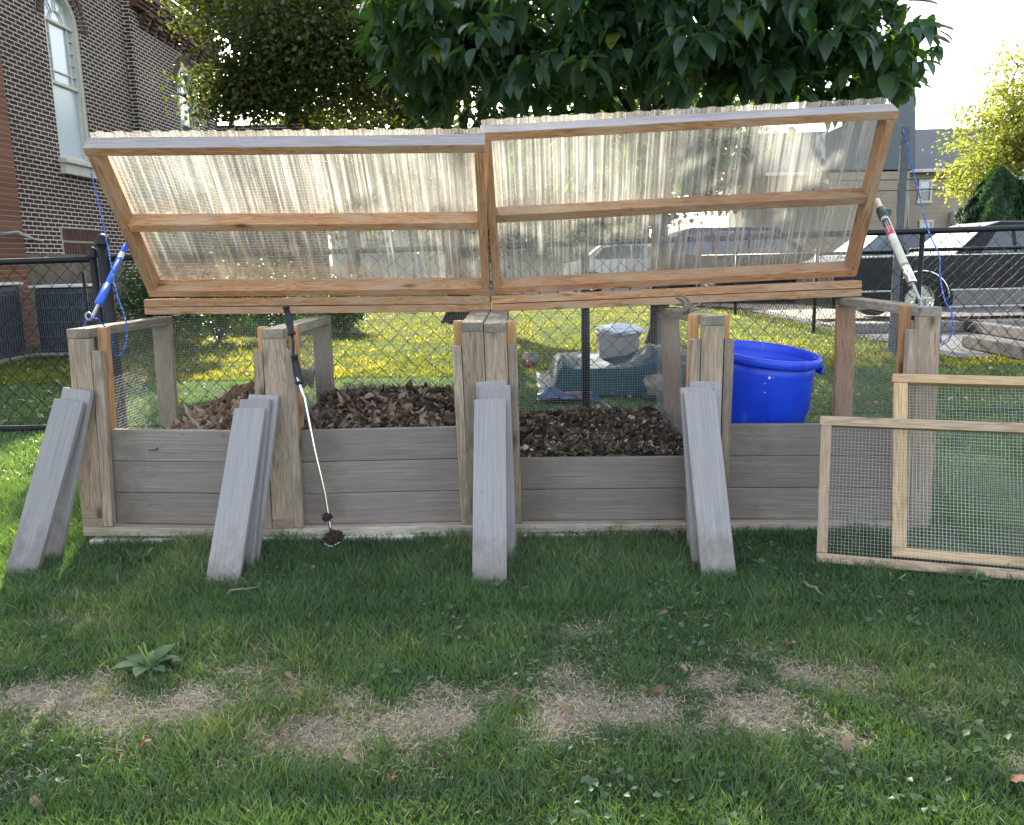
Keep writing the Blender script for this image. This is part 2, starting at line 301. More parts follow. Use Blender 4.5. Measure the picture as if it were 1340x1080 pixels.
def np_mesh(name, V, Fc, attr=None, smooth=False):
    me = bpy.data.meshes.new(name); V = np.asarray(V, np.float32); Fc = np.asarray(Fc, np.int32); k = Fc.shape[1]
    me.vertices.add(len(V)); me.vertices.foreach_set('co', V.ravel()); me.loops.add(Fc.size); me.loops.foreach_set('vertex_index', Fc.ravel())
    me.polygons.add(len(Fc)); me.polygons.foreach_set('loop_start', np.arange(0, Fc.size, k, dtype=np.int32)); me.polygons.foreach_set('loop_total', np.full(len(Fc), k, np.int32))
    if smooth: me.polygons.foreach_set('use_smooth', np.ones(len(Fc), bool))
    me.update(calc_edges=True)
    if attr is not None:
        a = me.attributes.new('tint', 'FLOAT', 'POINT'); a.data.foreach_set('value', np.asarray(attr, np.float32))
    return me
def tube_bm(bm, pts, rad, seg=8, cap=True):
    pts = [Vector(p) for p in pts]; rad = rad if isinstance(rad, (list, tuple)) else [rad] * len(pts); rings = []; n0 = None
    for i, p in enumerate(pts):
        t = (pts[min(i + 1, len(pts) - 1)] - pts[max(i - 1, 0)]).normalized()
        if n0 is None: n0 = t.orthogonal().normalized()
        n0 = (n0 - t * n0.dot(t)).normalized(); b = t.cross(n0)
        rings.append([bm.verts.new(p + (n0 * math.cos(2 * math.pi * k / seg) + b * math.sin(2 * math.pi * k / seg)) * rad[i]) for k in range(seg)])
    for a, b_ in zip(rings, rings[1:]):
        for k in range(seg): bm.faces.new((a[k], a[(k + 1) % seg], b_[(k + 1) % seg], b_[k]))
    if cap: bm.faces.new(rings[0][::-1]); bm.faces.new(rings[-1])
def tube(name, pts, rad, m, parent=None, seg=8, smooth=True):
    bm = bmesh.new(); tube_bm(bm, pts, rad, seg); return link(name, bm_mesh(bm, name, smooth), m, parent)
def lathe_bm(bm, prof, seg=32, mw=None):
    rings = [[bm.verts.new((r * math.cos(2 * math.pi * k / seg), r * math.sin(2 * math.pi * k / seg), z)) for k in range(seg)] for r, z in prof]
    for a, b in zip(rings, rings[1:]):
        for k in range(seg): bm.faces.new((a[k], a[(k + 1) % seg], b[(k + 1) % seg], b[k]))
    if mw: bmesh.ops.transform(bm, matrix=mw, verts=[v for r in rings for v in r])
    return rings
def wire_grid(name, O, U, V, lu, lv, pitch, r, m, parent, wob=.0015, diag=False):
    """woven wire panel spanning O + a*U + b*V ; wires are thin three-sided rods"""
    O, U, V = (np.array(x, float) for x in (O, U, V)); Nn = np.cross(U, V); Vs = []; Fs = []; c = 0
    def rod(P, side):
        nonlocal c
        P = np.asarray(P); k = len(P); ring = np.stack([side * r, -side * r * .5 + Nn * r * .87, -side * r * .5 - Nn * r * .87]); Vs.append((P[:, None, :] + ring[None]).reshape(-1, 3))
        for i in range(k - 1):
            for j in range(3): Fs.append((c + i * 3 + j, c + i * 3 + (j + 1) % 3, c + i * 3 + 3 + (j + 1) % 3, c + i * 3 + 3 + j))
        c += 3 * k
    def at2(a, b):
        w = wob * (math.sin(a * 7.1 + b * 3.3) + math.sin(a * 3.1 - b * 9.7) ) ; return O + U * (a + w * .4) + V * (b + w * .4) + Nn * w * 1.5
    if not diag:
        nu = int(lu / pitch); nv = int(lv / pitch)
        for i in range(nu + 1): rod([at2(i * pitch, lv * s / 4) for s in range(5)], U)
        for j in range(nv + 1): rod([at2(lu * s / 8, j * pitch) for s in range(9)], V)
    else:  # chain link: zig-zag wires hooked into their neighbours
        hp = pitch / 2; nv = int(round(lv / hp))
        for i in range(int(lu / hp) + 1):
            P = []
            for j in range(nv + 1):
                sg = 1 if (i + j) % 2 else -1
                P.append(O + U * (i * hp + sg * hp * .53 + .003 * math.sin(i * 1.7 + j * .45)) + V * (min(j * hp, lv) + .0035 * math.sin(i * 2.3 + j)) + Nn * (r * 1.1 * sg * (1 if i % 2 else -1) + .012 * math.sin(i * .21 + j * .2)))
            rod(P, U)
    me = np_mesh(name, np.concatenate(Vs), Fs); return link(name, me, m, parent)
# cheap 2-D value noise
_P = rng.random((256, 256))
def vn(x, y, s):
    x = np.asarray(x) * s + 40; y = np.asarray(y) * s + 40; xi = np.floor(x).astype(int); yi = np.floor(y).astype(int); fx = x - xi; fy = y - yi; fx = fx * fx * (3 - 2 * fx); fy = fy * fy * (3 - 2 * fy)
    g = lambda a, b: _P[a % 256, b % 256]
    return (g(xi, yi) * (1 - fx) + g(xi + 1, yi) * fx) * (1 - fy) + (g(xi, yi + 1) * (1 - fx) + g(xi + 1, yi + 1) * fx) * fy
def fbm(x, y, s): return (vn(x, y, s) + .5 * vn(x + 7, y + 3, s * 2.1) + .25 * vn(x + 1, y + 9, s * 4.3)) / 1.75

# ---------------------------------------------------------------- leaves (vectorised)
def unit(a): return a / np.maximum(np.linalg.norm(a, axis=-1, keepdims=True), 1e-9)
def leaf_patch(P, X, Nn, L, Wd, rows=(0, .3, .65, 1.), fold=.25, curl=.3, twist=0., tint=None, prof=None):
    """one folded, curling leaf per row of P; returns verts, quads, tint"""
    n = len(P); X = unit(X); Y = unit(np.cross(Nn, X)); Z = unit(np.cross(X, Y)); L = np.broadcast_to(L, n)[:, None]; Wd = np.broadcast_to(Wd, n)[:, None]
    fold = np.broadcast_to(fold, n)[:, None]; curl = np.broadcast_to(curl, n)[:, None]; vs = []
    for a in rows:
        w = prof(a) if prof else math.sin(math.pi * min(1, max(0.02, a) ** .85)) + .04
        for b in (-1, 0, 1):
            vs.append(P + X * L * a * (1 - .15 * curl * a) + Y * (b * w * Wd) + Z * (fold * abs(b) * w * Wd - curl * L * a * a) + (Z * b * w * Wd * twist * a))
    V = np.stack(vs, 1).reshape(-1, 3); k = len(rows) * 3; q = []
    for r in range(len(rows) - 1):
        for b in (0, 1): q.append((r * 3 + b, r * 3 + b + 1, r * 3 + 4 + b, r * 3 + 3 + b))
    Fq = (np.arange(n)[:, None, None] * k + np.array(q)[None]).reshape(-1, 4)
    t = np.repeat(tint if tint is not None else rng.random(n), k); return V, Fq, t
def rand_dirs(n): return unit(rng.normal(size=(n, 3)))

# ---------------------------------------------------------------- ground
blobs = []
for px, py, r, w in [(60, 915, .17, .9), (130, 940, .17, 1), (215, 925, .16, .9), (95, 810, .1, .7), (110, 780, .08, .5), (300, 890, .12, .6), (370, 965, .10, .8), (420, 960, .13, 1), (500, 945, .15, 1), (560, 935, .12, .8), (250, 905, .1, .8), (545, 890, .12, .5),
                     (640, 910, .12, .5), (700, 950, .14, .8), (760, 930, .16, 1), (840, 930, .15, 1), (960, 900, .12, .7), (985, 940, .14, 1), (920, 880, .08, .5), (1100, 905, .14, .7), (1190, 930, .12, .7), (1120, 960, .1, .5), (1280, 900, .14, .5), (820, 860, .12, .35), (760, 825, .1, .3), (1330, 1000, .08, .7), (330, 860, .1, .3)]:
    p = at(px, py, Z=GZ); blobs.append((p.x, p.y, r * .92, w * .95))
def dry(x, y):
    d = np.zeros_like(x)
    wx = x + .22 * (fbm(x, y, 2.5) - .5); wy = y + .16 * (fbm(x + 9, y, 2.5) - .5)
    for bx, by, r, w in blobs: d = np.maximum(d, w * np.exp(-(((wx - bx) / (r * 1.25)) ** 2 + ((wy - by) / (r * .8)) ** 2)))
    band = .27 * np.exp(-((wy + 1.32 + .05 * np.sin(x * 2.1)) / .22) ** 2) * (x < 5); d = np.maximum(d, band)
    d = d + (1.15 * (fbm(x, y, 6) - .52) + .8 * (fbm(x + 5, y + 2, 17) - .5)) * np.clip(d * 4, 0, 1) + .25 * np.clip(fbm(x + 3, y + 5, 1.6) - .58, 0, 1)
    return np.clip(d, 0, 1)
EDGE0, EDGE1 = at(930, 396, Z=GZ), at(1250, 470, Z=GZ)   # edge between the lawn and the paved lot
def paved(x, y):
    ax, ay, bx, by = EDGE0.x, EDGE0.y, EDGE1.x, EDGE1.y
    side = (bx - ax) * (y - ay) - (by - ay) * (x - ax)
    return (side > 0) & (y > EDGE1.y) if True else None
def height(x, y): return .012 * (fbm(x, y, 1.1) - .5) + .02 * (fbm(x, y, .35) - .5) * np.clip((y - 3) / 6, 0, 1)
def ground():
    xs = np.unique(np.concatenate([np.linspace(-200, -8, 9), np.linspace(-8, 12, 240), np.linspace(12, 200, 9)])); ys = np.unique(np.concatenate([np.linspace(-60, -4, 6), np.linspace(-4, 4, 160), np.linspace(4, 20, 80), np.linspace(20, 350, 12)]))
    X, Y = np.meshgrid(xs, ys, indexing='ij'); Z = GZ + height(X, Y); V = np.stack([X, Y, Z], -1).reshape(-1, 3); n, m = X.shape
    i = (np.arange(n - 1)[:, None] * m + np.arange(m - 1)[None]).ravel(); Fq = np.stack([i, i + m, i + m + 1, i + 1], 1)
    mt, nt, b = mat('lawn_soil'); a = nt.nodes.new('ShaderNodeAttribute'); a.attribute_name = 'tint'; c = coords(nt, (1, 1, 1), rand=False)
    nz = noise_node(nt, c.outputs[0], 45, 5, .7); ns = noise_node(nt, coords(nt, (1, 1, 1), rand=False).outputs[0], 190, 4, .7)
    green = ramp_out(nt, nz.outputs[0], [(.3, (.028, .038, .018)), (.6, (.05, .075, .028)), (.8, (.09, .10, .045))]); straw = ramp_out(nt, ns.outputs[0], [(.3, (.12, .09, .062)), (.5, (.28, .235, .175)), (.7, (.45, .395, .31))])
    nt.links.new(mixc(nt, a.outputs['Fac'], green, straw), b.inputs['Base Color']); b.inputs['Roughness'].default_value = 1; b.inputs['Specular IOR Level'].default_value = .1; bump(nt, ns.outputs[0], .9, .01, b)
    o = link('ground', np_mesh('ground', V, Fq, np.clip(dry(X, Y) * 1.6, 0, 1).ravel(), True), mt); struct(o)
ground()
def frustum(x, y, z=0, mg=.12):
    d = np.stack([x - CAM.x, y - CAM.y, np.full_like(x, z) - CAM.z], -1) @ np.array(RM); dz = -d[:, 2]
    return (dz > .3) & (np.abs(d[:, 0] / np.maximum(dz, .1)) < 670 / F + mg) & (np.abs(d[:, 1] / np.maximum(dz, .1)) < 540 / F + mg)
def blades(n, y0, y1, hmin, hmax, wd, name, m='grass'):
    # sample positions with density ~ 1/distance
    u = rng.random(n * 2); y = y0 + (y1 - y0) * (u if y1 < 3 else u ** 1.5); x = CAM.x + (rng.random(n * 2) * 2 - 1) * (.68 * (y - CAM.y) + .5)
    ok = frustum(x, y, GZ) & ~((x > -.01) & (x < W + .01) & (y > -.005) & (y < D + .02)) & ~paved(x, y); x = x[ok][:n]; y = y[ok][:n]; n = len(x)
    d = dry(x, y); keep = rng.random(n) > d * 1.05 - .14; x, y, d = x[keep], y[keep], d[keep]; n = len(x)
    clump = fbm(x, y, 5.5); cl2 = fbm(x + 20, y - 4, 1.7)
    h = (hmin + (hmax - hmin) * rng.random(n) ** 1.6) * (.35 + 1.15 * clump) * (.75 + .5 * cl2) * (1 - .55 * d)
    ang = rng.random(n) * 6.283 ; cang = fbm(x, y, 8) * 18; ang = np.where(rng.random(n) < .7, ang, cang); lean = h * (.25 + .75 * rng.random(n)); w = wd * (.6 + .8 * rng.random(n)); fa = rng.random(n) * 6.283
    dx, dy = np.cos(ang) * lean, np.sin(ang) * lean; wx, wy = np.cos(fa) * w / 2, np.sin(fa) * w / 2; z0 = GZ + height(x, y) - .004; Z = np.zeros(n)
    B = np.stack([x, y, z0], 1); Wv = np.stack([wx, wy, Z], 1)
    V = np.stack([B - Wv, B + Wv, B + np.stack([dx * .3, dy * .3, h * .55], 1) - Wv * .8, B + np.stack([dx * .3, dy * .3, h * .55], 1) + Wv * .8, B + np.stack([dx, dy, h], 1)], 1).reshape(-1, 3)
    t = np.array([(0, 1, 3), (0, 3, 2), (2, 3, 4)]); Fq = (np.arange(n)[:, None, None] * 5 + t[None]).reshape(-1, 3)
    tint = np.clip(rng.normal(.42, .17, n) + .9 * (cl2 - .5) + .4 * (clump - .5) + (rng.random(n) < .02 + .30 * d) * .5, 0, 1)
    me = np_mesh(name, V, Fq, np.repeat(tint, 5)); o = link(name, me, m); struct(o, 'stuff'); o['label'] = 'green lawn grass' ; return o
def straw():
    n = 150000; u = rng.random(n); y = -2.1 + 2.3 * u; x = CAM.x + (rng.random(n) * 2 - 1) * (.68 * (y - CAM.y) + .3); d = dry(x, y); k = rng.random(n) < d * 1.3 + .02; x, y = x[k], y[k]; n = len(x)
    a = rng.random(n) * 6.283; L = .008 + .024 * rng.random(n); w = .0008; up = rng.random(n) * .3; z = GZ + height(x, y) + .001 + .012 * rng.random(n)
    P = np.stack([x, y, z], 1); Dv = np.stack([np.cos(a), np.sin(a), up], 1) * L[:, None]; Sv = np.stack([-np.sin(a), np.cos(a), a * 0], 1) * w
    mid = P + Dv * .5 + np.stack([a * 0, a * 0, .001 + .003 * rng.random(n)], 1)
    V = np.stack([P - Sv, P + Sv, mid + Sv, mid - Sv, P + Dv], 1).reshape(-1, 3); t = np.array([(0, 1, 2), (0, 2, 3), (3, 2, 4)]); Fq = (np.arange(n)[:, None, None] * 5 + t[None]).reshape(-1, 3)
    o = link('dry_grass', np_mesh('dry_grass', V, Fq, np.repeat(rng.random(n), 5)), 'straw'); struct(o, 'stuff')
def clover():
    n = 9000; y = -2.2 + 4.5 * rng.random(n); x = CAM.x + (rng.random(n) * 2 - 1) * (.68 * (y - CAM.y) + .3); k = (fbm(x + 50, y, 3.) > .56) & (dry(x, y) < .3) & ~((x > -.01) & (x < W + .01) & (y > -.005) & (y < D + .02)); x, y = x[k], y[k]; n = len(x)
    P = np.stack([x, y, GZ + height(x, y) + .012 + .02 * rng.random(n)], 1); X = np.stack([*(rng.normal(size=(2, n))), .15 * rng.normal(size=n)], 1); Nn = np.stack([.3 * rng.normal(size=n), .3 * rng.normal(size=n), np.ones(n)], 1)
    V, Fq, t = leaf_patch(P, X, Nn, .014 + .014 * rng.random(n), .006 + .005 * rng.random(n), rows=(0, .5, 1)); o = link('clover', np_mesh('clover', V, Fq, t * .8), 'grass'); struct(o, 'stuff')
blades(380000, -2.35, 1.0, .012, .052, .003, 'grass')
blades(90000, -.75, 1.1, .03, .075, .0034, 'long_grass')
blades(120000, 1.0, 5., .02, .05, .0065, 'lawn_grass')
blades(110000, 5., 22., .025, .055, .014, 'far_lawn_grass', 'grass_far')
straw(); clover()

# ---------------------------------------------------------------- paved lot
def poly_slab(name, pts, z, th, m):
    bm = bmesh.new(); a = [bm.verts.new((p[0], p[1], z)) for p in pts]; f = bm.faces.new(a); r = bmesh.ops.extrude_face_region(bm, geom=[f]); bmesh.ops.translate(bm, vec=(0, 0, -th), verts=[v for v in r['geom'] if isinstance(v, bmesh.types.BMVert)])
    return struct(link(name, bm_mesh(bm, name), m))
poly_slab('parking_lot', [(EDGE0.x - 9, EDGE0.y + 12.5), (EDGE0.x, EDGE0.y), (EDGE1.x, EDGE1.y), (45, EDGE1.y), (45, 34), (EDGE0.x - 9, 34)], GZ + .02, .1, 'asphalt')
CY = 8.55
poly_slab('gravel_strip', [at(985, 405, Z=GZ)[:2], at(1100, 428, Z=GZ)[:2], (9.2, CY + 1.2), (9.2, CY + 6), (5, CY + 9)], GZ + .026, .02, 'gravel')
k0 = at(1150, 407, Y=CY); 
member('kerb', (6.4, CY + .2, GZ + .07), (22, CY - .3, GZ + .07), .42, .16, 'concrete', None, bev=.02)['kind'] = 'structure'
poly_slab('sidewalk', [(6.6, CY + .42), (22, CY - .08), (22, CY + .9), (6.6, CY + 1.4)], GZ + .06, .1, 'concrete')
for lab, a, b in (('old grey timber lying nearest the lawn on the asphalt', (1268, 446), (1345, 462)), ('old grey timber lying behind the first one near the kerb', (1240, 421), (1345, 438))):
    p, q = at(*a, Z=GZ + .1), at(*b, Z=GZ + .1); q = q + (q - p) * .5
    tag(member('timber_beam', p, q, .16, .14, 'timber', None, bev=.012), lab, 'timber', 'timbers on the asphalt')

# ---------------------------------------------------------------- compost bins
cY = D - .038
FR = []   # front top, front bottom, back top, back bottom (centre lines of the 2x4 faces)
for ft, fb, bt, bb in [((100.6, 431), (122, 690), (209.5, 415), (218.3, 528)), ((356, 430.7), (371, 692), (419, 414), (425, 520)), ((617.8, 422), (629, 687), None, None), ((647.6, 423), None, None, None), ((934, 413.8), (925, 684.5), (877, 402), (881, 520)), ((1218.5, 401.7), (1203, 684.5), (1109, 389), (1103.5, 544))]:
    Tf = at(*ft, Y=0); Bf = at(*fb, Y=0) if fb else FR[-1][1] + Vector((PW + .003, 0, 0))
    if bt: Tb = at(*bt, Y=cY); q = at(*bb, Y=cY); s = (q.x - Tb.x) / (q.z - Tb.z); Bb = Vector((Tb.x + s * (GZ - Tb.z), cY, GZ + .03))
    else: Tb = Vector((Tf.x, cY, Tf.z + .005)); Bb = Vector((Bf.x, cY, Bf.z))
    FR.append((Tf, Bf, Tb, Bb))
# centre frames butt together
BINS = [thing('compost_bin', 'left double compost bin of grey pine posts under the lower raised lid', 'compost bin', (.86, .42, GZ), 'wooden compost bins under raised corrugated lids'),
        thing('compost_bin', 'right double compost bin under the higher raised lid, holding the blue barrel', 'compost bin', (2.64, .42, GZ), 'wooden compost bins under raised corrugated lids')]
def lerp(a, b, t): return a + (b - a) * t
for i, (Tf, Bf, Tb, Bb) in enumerate(FR):
    root = BINS[0] if i < 3 else BINS[1]; o = Vector((0, .019, 0))
    member('post', Bf + o + Vector((0, 0, .038)), Tf + o - Vector((0, 0, .0385)), PW, TH, 'grey_wood', root, up=(0, 1, 0))
    member('post', Bb + Vector((0, .019, .038)), Tb + Vector((0, .019, -.0385)), PW, TH, 'lid_wood' if i in (4, 5) else 'grey_wood', root, up=(0, 1, 0))
    member('top_rail', (Tf.x, -.002, Tf.z - .019), (Tb.x, D, Tb.z - .019), PW, TH, 'cap_wood', root)
    member('bottom_rail', (Bf.x, -.002, Bf.z + .019), (Bb.x, D, Bf.z + .019), PW, TH, 'grey_wood', root)
    sides = {0: (1,), 1: (-1, 1), 2: (-1,), 3: (1,), 4: (-1, 1), 5: (-1,)}[i]
    for s in sides:
        off = s * (PW / 2 + .0205); dn = (Tf - Bf).normalized(); hgt = (Tf - Bf).length
        a = Bf + Vector((off, .019, .001)); b = Bf + dn * (hgt - .085 - .01 * random.random()) + Vector((off, .019, 0)); member('channel_strip', a, b, .039, TH, 'stop_wood', root, up=(0, 1, 0), bev=.004, warp=.002)
        a = Bf + Vector((off - s * .002, .087, .04)); b = Tf + Vector((off - s * .002, .087, .0 + .004 * random.random())); member('inner_strip', a, b, .038, TH, 'new_wood', root, up=(0, 1, 0), bev=.003)
    # hardware cloth on the side
    s = {0: 1, 1: 1, 2: -1, 3: 1, 4: -1, 5: -1}[i]; x = s * (PW / 2 + .003); O = Vector((Bf.x + x, .11, Bf.z + .04)); U = Vector((Tb.x - Tf.x, D, 0)).normalized()
    tp = lerp(Tf, Tb, .5); V = Vector((tp.x - lerp(Bf, Bb, .5).x, 0, tp.z - Bf.z)).normalized(); wire_grid('wire_mesh_side', O, U, V, D - .13, Tf.z - Bf.z - .075, .0127, .00055, 'wire', root)
hl, hc, hr = at(189.5, 412.6, Y=D - .089), at(642.3, 408.6, Y=D - .089), at(1127.5, 388, Y=D - .089)
bw = {}
for k, (a, b, root) in enumerate(((hl, hc - Vector((.003, 0, 0)), BINS[0]), (hc + Vector((.006, 0, -.001)), hr, BINS[1]))):
    Y = Vector((0, .0445, 0))
    member('hinge_rail', a + Y + Vector((0, 0, .0195)), b + Y + Vector((0, 0, .0195)), PW, TH - .002, 'lid_wood', root)
    member('hinge_rail', a + Y + Vector((0, .002, .0585)), b + Y + Vector((0, .002, .0585)), PW, TH - .002, 'lid_wood', root)
    f0, f1, f2 = (FR[0], FR[1], FR[2]) if k == 0 else (FR[3], FR[4], FR[5])
    x0, x1 = f0[1].x - PW / 2, f2[1].x + PW / 2; z0, z1 = min(f0[1].z, f1[1].z + .005), min(f2[1].z, f1[1].z + .01)
    member('base_runner', (x0, .0425, f0[1].z - .0192), (f1[1].x, .0425, f1[1].z - .0192), PW, TH, 'runner_wood', root)
    member('base_runner', (f1[1].x + .001, .0425, f1[1].z - .0192), (x1, .0425, f2[1].z - .0192), PW, TH, 'runner_wood', root)
    member('base_runner', (x0, D - .045, z0 - .019), (x1, D - .045, z1 - .019), PW, TH, 'runner_wood', root)
    member('base_trim', (x0 + .03, .03, z0 - .052), (x1, .03, z1 - .052), .10, .028, 'pale_paint', root)
    wire_grid('wire_mesh_back', (x0, D + .004, z0 + .02), Vector((x1 - x0, 0, 0)).normalized(), (0, 0, 1), x1 - x0, H - .03, .0127, .00055, 'wire', root)
    for (fa, fb_, nb) in ((f0, f1, 3), (f1, f2, 3)) if k == 0 else ((f0, f1, 2), (f1, f2, 3)):
        for j in range(nb):
            za, zb = fa[1].z + .003 + j * .1372, fb_[1].z + .003 + j * .1372; xa, xb = fa[1].x + PW / 2 + .006, fb_[1].x - PW / 2 - .006
            dx = .012 if nb == 3 and k == 0 else 0
            member('slat_board', (xa, .053, za + .068), (xb, .053, zb + .068), .0225, .1355, 'board', root, bev=.004)
# lids
def lid(root, A, B, T0, T1, name='lid'):
    """A,B bottom crease (left,right), T0,T1 top crease"""
    xd = (B - A).normalized(); u = ((T0 + T1) / 2 - (A + B) / 2); u = (u - xd * u.dot(xd)); L = u.length; u.normalize(); n = u.cross(xd) * -1
    if n.y < 0: n = -n
    Wl = (B - A).length; P = lambda a, b, c: A + xd * a + u * b + n * c
    mid = P(Wl / 2, L / 2, .10); mw = Matrix((xd, u, n)).transposed().to_4x4() if xd.cross(u).dot(n) > 0 else Matrix((xd, u, n)).transposed().to_4x4()
    mw.translation = A + n * .0905
    pit = .081; xs = []; z = []
    x = 0
    while x < Wl - .004:
        for dx, h in ((0, 0), (.020, 0), (.030, .011), (.058, .011), (.068, 0)):
            if x + dx < Wl: xs.append(x + dx); z.append(h)
        x += pit
    ys = np.linspace(-.01, L + .022, 9); bm = bmesh.new(); g = [[bm.verts.new((x, y, h + .0006 * math.sin(x * 9 + y * 5))) for y in ys] for x, h in zip(xs, z)]
    for a, b in zip(g, g[1:]):
        for j in range(len(ys) - 1): bm.faces.new((a[j], b[j], b[j + 1], a[j + 1]))
    me = bpy.data.meshes.new(name); bm.to_mesh(me); bm.free()
    lo = link(name, me, 'corr', root, mw)
    t = .089; w = .039; s = lo
    member('top_rail', P(-.006, L - w / 2, t / 2), P(Wl + .006, L - w / 2, t / 2), w, t, 'bleached', s, up=n)
    member('bottom_rail', P(-.001, w / 2, t / 2), P(Wl, w / 2, t / 2), w, t, 'lid_wood', s, up=n)
    for x in (w / 2, Wl - w / 2): member('side_rail', P(x, w + .001, t / 2 - .001), P(x, L - w - .001, t / 2 - .001), w, t, 'lid_wood', s, up=n)
    b = L * .495; member('middle_rail', P(w + .001, b, t / 2 + .004), P(Wl - w - .001, b, t / 2 + .004), w, t, 'lid_wood', s, up=n)
    # hinges
    for x in (.25, Wl - .25): 
        bm = bmesh.new(); tube_bm(bm, [P(x - .04, -.008, .04), P(x + .04, -.008, .04)], .006, 8); box_bm(bm, .08, .03, .002, P(x, .0, .03)); link('hinge', bm_mesh(bm, 'hinge'), 'galv', root)
    return P, Wl, L
A0 = at(196, 389, X=.015); T0 = at(101, 197, X=-.005); B0 = at(641, 386, Y=A0.y); T1 = at(630, 187, Y=T0.y + .0)
L0 = lid(BINS[0], A0, Vector((B0.x, A0.y, B0.z)), T0, T1)
B1 = at(1120.5, 362, X=W - .03); U1 = at(1191, 137.5, X=W + .0); A1 = at(645.5, 385.5, Y=B1.y); U0 = at(635, 180, Y=U1.y)
L1 = lid(BINS[1], A1, B1, U0, U1)

# ---------------------------------------------------------------- leaf litter in the bays
def litter(name, x0, x1, hf, n, m, size, label, base_m='soil', lift=.02):
    xs = np.linspace(x0, x1, 50); ys = np.linspace(.068, D - .005, 50); X, Y = np.meshgrid(xs, ys, indexing='ij')
    hh = lambda x, y: hf(x, y) + .035 * (fbm(x, y, 9) - .5) + .02 * (fbm(x + 4, y, 25) - .5)
    Z = hh(X, Y); V = np.stack([X, Y, Z], -1).reshape(-1, 3); i = (np.arange(49)[:, None] * 50 + np.arange(49)[None]).ravel(); Fq = np.stack([i, i + 50, i + 51, i + 1], 1)
    x = x0 + (x1 - x0) * rng.random(n); y = .075 + (D - .085) * rng.random(n); P = np.stack([x, y, hh(x, y) + lift * rng.random(n) - .004], 1)
    k = 1 - (.5 * rng.random(n)); Nn = np.stack([.7 * rng.normal(size=n), .7 * rng.normal(size=n) - .25, np.ones(n)], 1); Xd = np.stack([rng.normal(size=n), rng.normal(size=n), .22 * rng.normal(size=n)], 1)
    L = size * (.3 + 1.5 * rng.random(n) ** 3); thin = rng.random(n) < .07; L = np.where(thin, L * 1.6, L)
    V2, F2, t2 = leaf_patch(P - unit(Xd) * L[:, None] / 2, Xd, Nn, L, np.where(thin, .0022, L * (.26 + .24 * rng.random(n))), rows=(0, .28, .5, .75, 1.), fold=rng.normal(0, .55, n), curl=rng.normal(0, .5, n), twist=.6, tint=np.clip(rng.random(n) * .8 + .35 * fbm(x, y, 6) - .1 + (rng.random(n) < .03) * .5, 0, 1))
    V2 += rng.normal(0, size * .045, V2.shape)
    o = link(name, np_mesh(name, np.concatenate([V, V2]), np.concatenate([Fq, F2 + len(V)]), np.concatenate([np.zeros(len(V)), t2])), m); o['label'] = label; struct(o, 'stuff'); return o
xa, xb = FR[0][1].x + .05, FR[1][1].x - .05
f1 = lambda x, y: .355 + .21 * np.clip((x - .22) / .55, 0, 1) ** .8 * np.clip((y + .1) / .6, 0.1, 1) - .2 * np.clip((.32 - x) / .25, 0, 1) - .03
litter('leaf_litter', xa, xb, f1, 24000, 'brown_leaf', .040, 'heap of curled brown leaves in the leftmost bay')
litter('leaf_litter', FR[1][1].x + .05, FR[2][1].x - .05, lambda x, y: .385 + .055 * np.clip(y / D, 0, 1) * (1 - .5 * ((x - 1.25) / .45) ** 2) - .04 * np.clip((x - 1.5) / .2, 0, 1), 9500, 'brown_dark', .055, 'heap of mixed brown leaves in the second bay') if False else None
def mixleaf():
    M['mixleaf'] = leafmat('half_rotted_leaf', [(0, (.03, .02, .015)), (.35, (.09, .063, .045)), (.65, (.21, .155, .115)), (.88, (.38, .30, .235)), (.95, (.27, .12, .06)), (1, (.5, .47, .42))], .18, (1.3, 1.1, .8), .72, .3)
mixleaf()
litter('leaf_litter', FR[1][1].x + .05, FR[2][1].x - .05, lambda x, y: .382 + .06 * np.clip(y / D, 0, 1) * (1 - .5 * ((x - 1.25) / .45) ** 2) - .03 * np.clip((x - 1.45) / .2, 0, 1), 28000, 'mixleaf', .031, 'mixed brown leaves in the second bay')
litter('compost', FR[3][1].x + .05, FR[4][1].x - .05, lambda x, y: .252 + .05 * np.clip(y / D, 0, 1) + .02 * (1 - ((x - 2.2) / .4) ** 2), 36000, 'dark_leaf', .021, 'dark crumbly compost in the third bay', lift=.012)
def big_leaf(name, p, size, tint, m, label, cat, group, up=(0, -.5, 1), lobed=False, curl=.3, rot=None):
    P = np.array([tuple(p)]); a = random.random() * 6.28 if rot is None else rot; X = np.array([(math.cos(a), math.sin(a), .15)])
    if lobed:
        Vs, Fs, c = [], [], 0
        for da, s in ((-1.2, .7), (-.6, .85), (0, 1), (.6, .85), (1.2, .7)):
            V, Fq, t = leaf_patch(P, np.array([(math.cos(a + da), math.sin(a + da), .1 + .2 * random.random())]), np.array([up]), size * s, size * .2, fold=.3, curl=curl); Vs.append(V); Fs.append(Fq + c); c += len(V)
        V, Fq = np.concatenate(Vs), np.concatenate(Fs)
    else: V, Fq, t = leaf_patch(P - X * size / 2, X, np.array([up]), size, size * .24, rows=(0, .14, .28, .42, .56, .7, .85, 1), fold=.7, curl=curl * 1.5, twist=1.2)
    V += rng.normal(0, size * .035, V.shape); o = link(name, np_mesh(name, V, Fq, np.full(len(V), tint)), m); tag(o, label, cat, group); return o
big_leaf('fallen_leaf', at(589, 537, Y=.55) + Vector((0, 0, .02)), .075, .955, 'brown_leaf', 'large rusty lobed leaf standing on the second leaf heap', 'leaf', 'loose leaves', up=(.2, -1, .3), lobed=True, rot=2.2)
